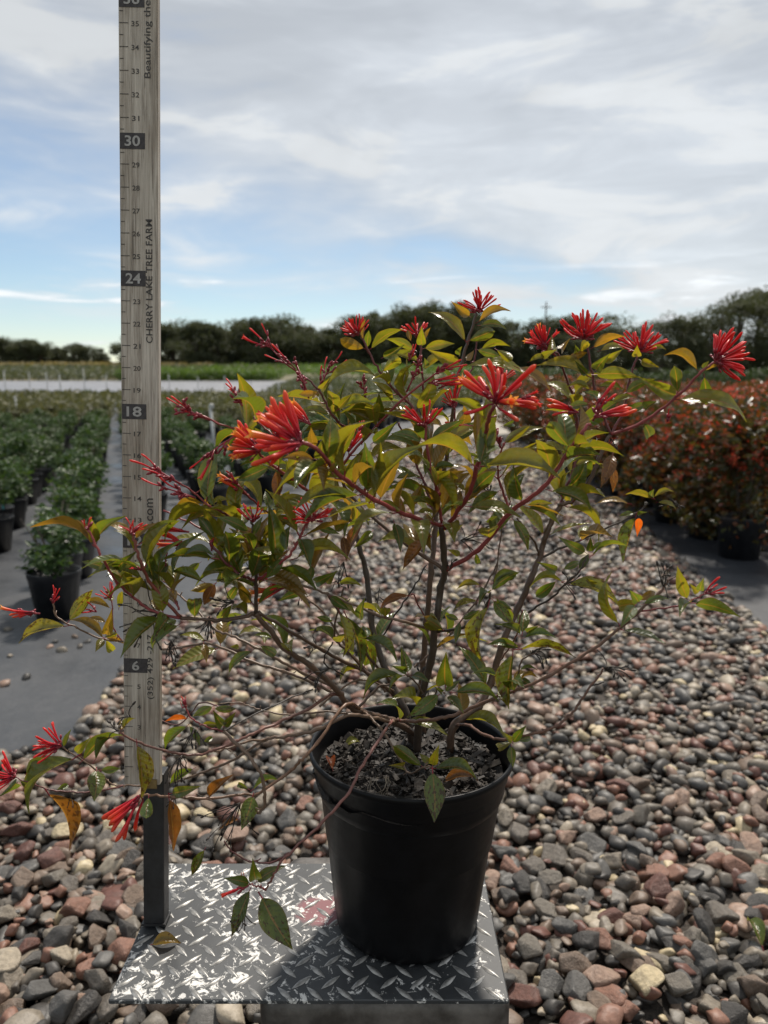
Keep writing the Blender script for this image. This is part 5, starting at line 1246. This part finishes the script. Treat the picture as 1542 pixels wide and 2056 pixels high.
for (x, y, off, a, spd, lp, cnt_, kd, share, tw) in CL:
    B = P(x, y, off)
    depth = B.y * cp + (H - B.z) * sp_
    ln = lp * depth / F
    mb = MB()
    cnt_ = int(cnt_ * 1.3) if spd > 40 else cnt_
    dirs = [rand_cone(a, spd, tw) for _ in range(cnt_)]
    fl = []
    for d_ in dirs:
        st_ = B + d_ * ln * rng.uniform(.10, .22) + Vector(rng.normal(0, .0012, 3))
        mb.tube([B - d_ * .001, (B + st_) / 2 + Vector(rng.normal(0, .0006, 3)), st_], [.0011, .0008, .0009], 5)
        fl.append((st_, d_, ln * rng.uniform(.68, .95), 'open' if rng.random() < share else kd))
    for i in range(max(3, cnt_ // 3)):
        d_ = rand_cone(a, min(spd * 1.3, 110), tw); q_ = B + d_ * ln * rng.uniform(.12, .3)
        mb.tube([B, q_], [.0009, .0007], 5); bead(mb, q_, d_, .006, .0016)
    o = child('flower_cluster', mb.mesh('flower_cluster', [M['pedicel']], True))
    for (st_, d_, l_, k_) in fl: add_floret(o, st_, d_, l_, k_)
for (x, y, off, a, lp, nb, nfl) in PAN:
    B = P(x, y, off); depth = B.y * cp + (H - B.z) * sp_; ln = lp * depth / F
    ax = rand_cone(a, 4, .05); mb = MB()
    tip = B + ax * ln
    mb.tube([B, B + ax * ln * .5 + Vector(rng.normal(0, .001, 3)), tip], [.0012, .001, .0007], 6)
    bead(mb, tip, ax, .006, .0017)
    fl = []
    for i in range(nb):
        s_ = B + ax * ln * rng.uniform(.15, .95)
        d_ = (ax + Vector(rng.normal(0, .38, 3))).normalized(); q_ = s_ + d_ * ln * rng.uniform(.15, .42)
        mb.tube([s_, q_], [.0009, .0007], 5)
        for k in range(3):
            d2 = (d_ + Vector(rng.normal(0, .5, 3))).normalized(); bead(mb, q_ - d_ * .004 * k, d2, rng.uniform(.005, .008), .0016)
        if i < nfl: fl.append((q_, (d_ + ax * .3).normalized()))
    o = child('flower_panicle', mb.mesh('flower_panicle', [M['pedicel']], True))
    for q_, d_ in fl: add_floret(o, q_, d_, rng.uniform(.016, .026), 'bud' if rng.random() < .65 else 'open')
FSPEC.sort(key=lambda s: -s[4])
for (pa, mt, me_, op, ln) in FSPEC[:300]:
    o = obj('floret', me_, pa); o.matrix_parent_inverse = PINV; o.matrix_parent_inverse = Matrix.Identity(4)
    o.matrix_local = mt
    o.color = (1, 1, 1, float(op))
if len(FSPEC) > 300:
    vs, fs, al = [], [], []; nv = 0
    for (pa, mt, me_, op, ln) in FSPEC[300:]:
        co = np.zeros(len(me_.vertices) * 3); me_.vertices.foreach_get('co', co); co = co.reshape(-1, 3)
        mm = np.array(mt); vs += (co @ mm[:3, :3].T + mm[:3, 3]).tolist()
        fs += [[q + nv for q in p_.vertices] for p_ in me_.polygons]; nv = len(vs)
        aa = np.zeros(len(me_.vertices)); me_.attributes['along'].data.foreach_get('value', aa); al += aa.tolist()
    o = child('small_florets', mesh('small_florets', vs, fs, [M['floret']], True, None, {'along': ('POINT', al)})); tag(o, kind='stuff')
    o.color = (1, 1, 1, 1)
print('florets', len(FSPEC))
# ---- withered flower heads, wiry and black
for (x, y, off, a, lp, nw) in [(318, 1232, -12, 182, 78, 11), (420, 1238, -10, 268, 42, 9), (345, 1285, -8, 262, 45, 10), (470, 1208, -8, 195, 44, 9), (1133, 1172, 2, -10, 36, 8), (1332, 1178, -11, 75, 45, 8), (1213, 1342, -9, 25, 52, 10), (1066, 1312, -6, 15, 42, 8), (925, 1085, 0, 10, 66, 8), (390, 1462, -11, 262, 36, 9), (482, 1612, -11, 232, 95, 12), (366, 1516, -11, 230, 66, 9), (238, 1468, -14, 172, 26, 6), (493, 1830, -17, 268, 40, 10), (608, 1190, 5, 240, 20, 6), (690, 1128, 0, 268, 44, 7), (505, 1140, -9, 190, 40, 6), (640, 1302, -2, 150, 40, 7), (1345, 1000, 8, 300, 26, 6), (262, 1440, -13, 175, 26, 6), (905, 1140, -2, 80, 20, 5), (840, 1360, -6, 40, 18, 5), (675, 1165, 2, 270, 26, 5), (755, 1205, 7, 70, 24, 3), (350, 1585, -12, 275, 40, 4), (140, 1590, 9, 280, 36, 3), (1225, 880, 8, 300, 24, 5), (985, 1000, -2, 60, 20, 4), (655, 1345, -4, 170, 44, 6), (860, 1385, -6, 250, 20, 4)]:
    B = P(x, y, off); depth = B.y * cp + (H - B.z) * sp_; ln = lp * depth / F
    mb = MB()
    for i in range(nw):
        d_ = rand_cone(a, 34, 0); p_ = B.copy(); pts = [p_.copy()]
        cur = Vector(rng.normal(0, .55, 3))
        for k in range(7):
            d_ = (d_ + cur * .24 + Vector(rng.normal(0, .16, 3)) + Vector((0, 0, -.06))).normalized(); p_ = p_ + d_ * ln / 7 * rng.uniform(.7, 1.2); pts.append(p_.copy())
        mb.tube(pts, [.0006] * 6 + [.0005, .0008], 4)
        if rng.random() < .5: bead(mb, pts[-1], d_, .006, .0013)
    child('withered_flower', mb.mesh('withered_flower', [M['dead']], True))
# white fine roots over the rim
mb = MB()
for i in range(9):
    p_ = P(770 + rng.normal(0, 14), 1560, -9); pts = [p_.copy()]
    for k in range(6):
        p_ = p_ + Vector((rng.normal(0, .004), -.002, -rng.uniform(.002, .009))); pts.append(p_.copy())
    mb.tube(pts, .00028, 4)
child('fine_roots', mb.mesh('fine_roots', [simple('pale_root', (.25, .2, .14), (.4, .33, .25), 100)], True))
tag(plant, 'firebush with red tubular flowers and bronze leaves in black nursery pot', 'potted plant')

# fallen bits
def fallen(x, y, z, x1, y1, w, kind, label):
    B = at_z(x, y, z + .0006); T = at_z(x1, y1, z + .0006); D = T - B
    o = obj('fallen_leaf', LV[(2, 1, 0)])
    ya = D.normalized(); za = Vector((0, -.5, 1)); xa_ = ya.cross(za).normalized(); za = xa_.cross(ya)
    mt = Matrix((xa_ * w, ya * D.length, za * D.length)).transposed().to_4x4(); mt.translation = B
    o.matrix_world = mt; c = CLR[kind]; o.color = (c[0], c[1], c[2], .4)
    return tag(o, label, 'leaf')
fallen(306, 1896, ZP, 364, 1893, .016, 'o', 'curled yellow brown leaf lying on the tread plate near the post')
SZ = ZP + .0022 + SOIL_Z + .012
fallen(668, 1544, SZ, 664, 1522, .012, 'r', 'small curled orange leaf lying on the dark potting soil')
fallen(692, 1497, SZ, 724, 1490, .012, 'y', 'pale dry straw leaf lying on the potting soil')
fallen(890, 1570, SZ, 960, 1565, .014, 'b', 'long reddish leaf lying against the inside pot rim')
o = fallen(1530, 1900, 0.03, 1500, 1845, .03, 'g', 'bright green grass like leaf among the stones at right')
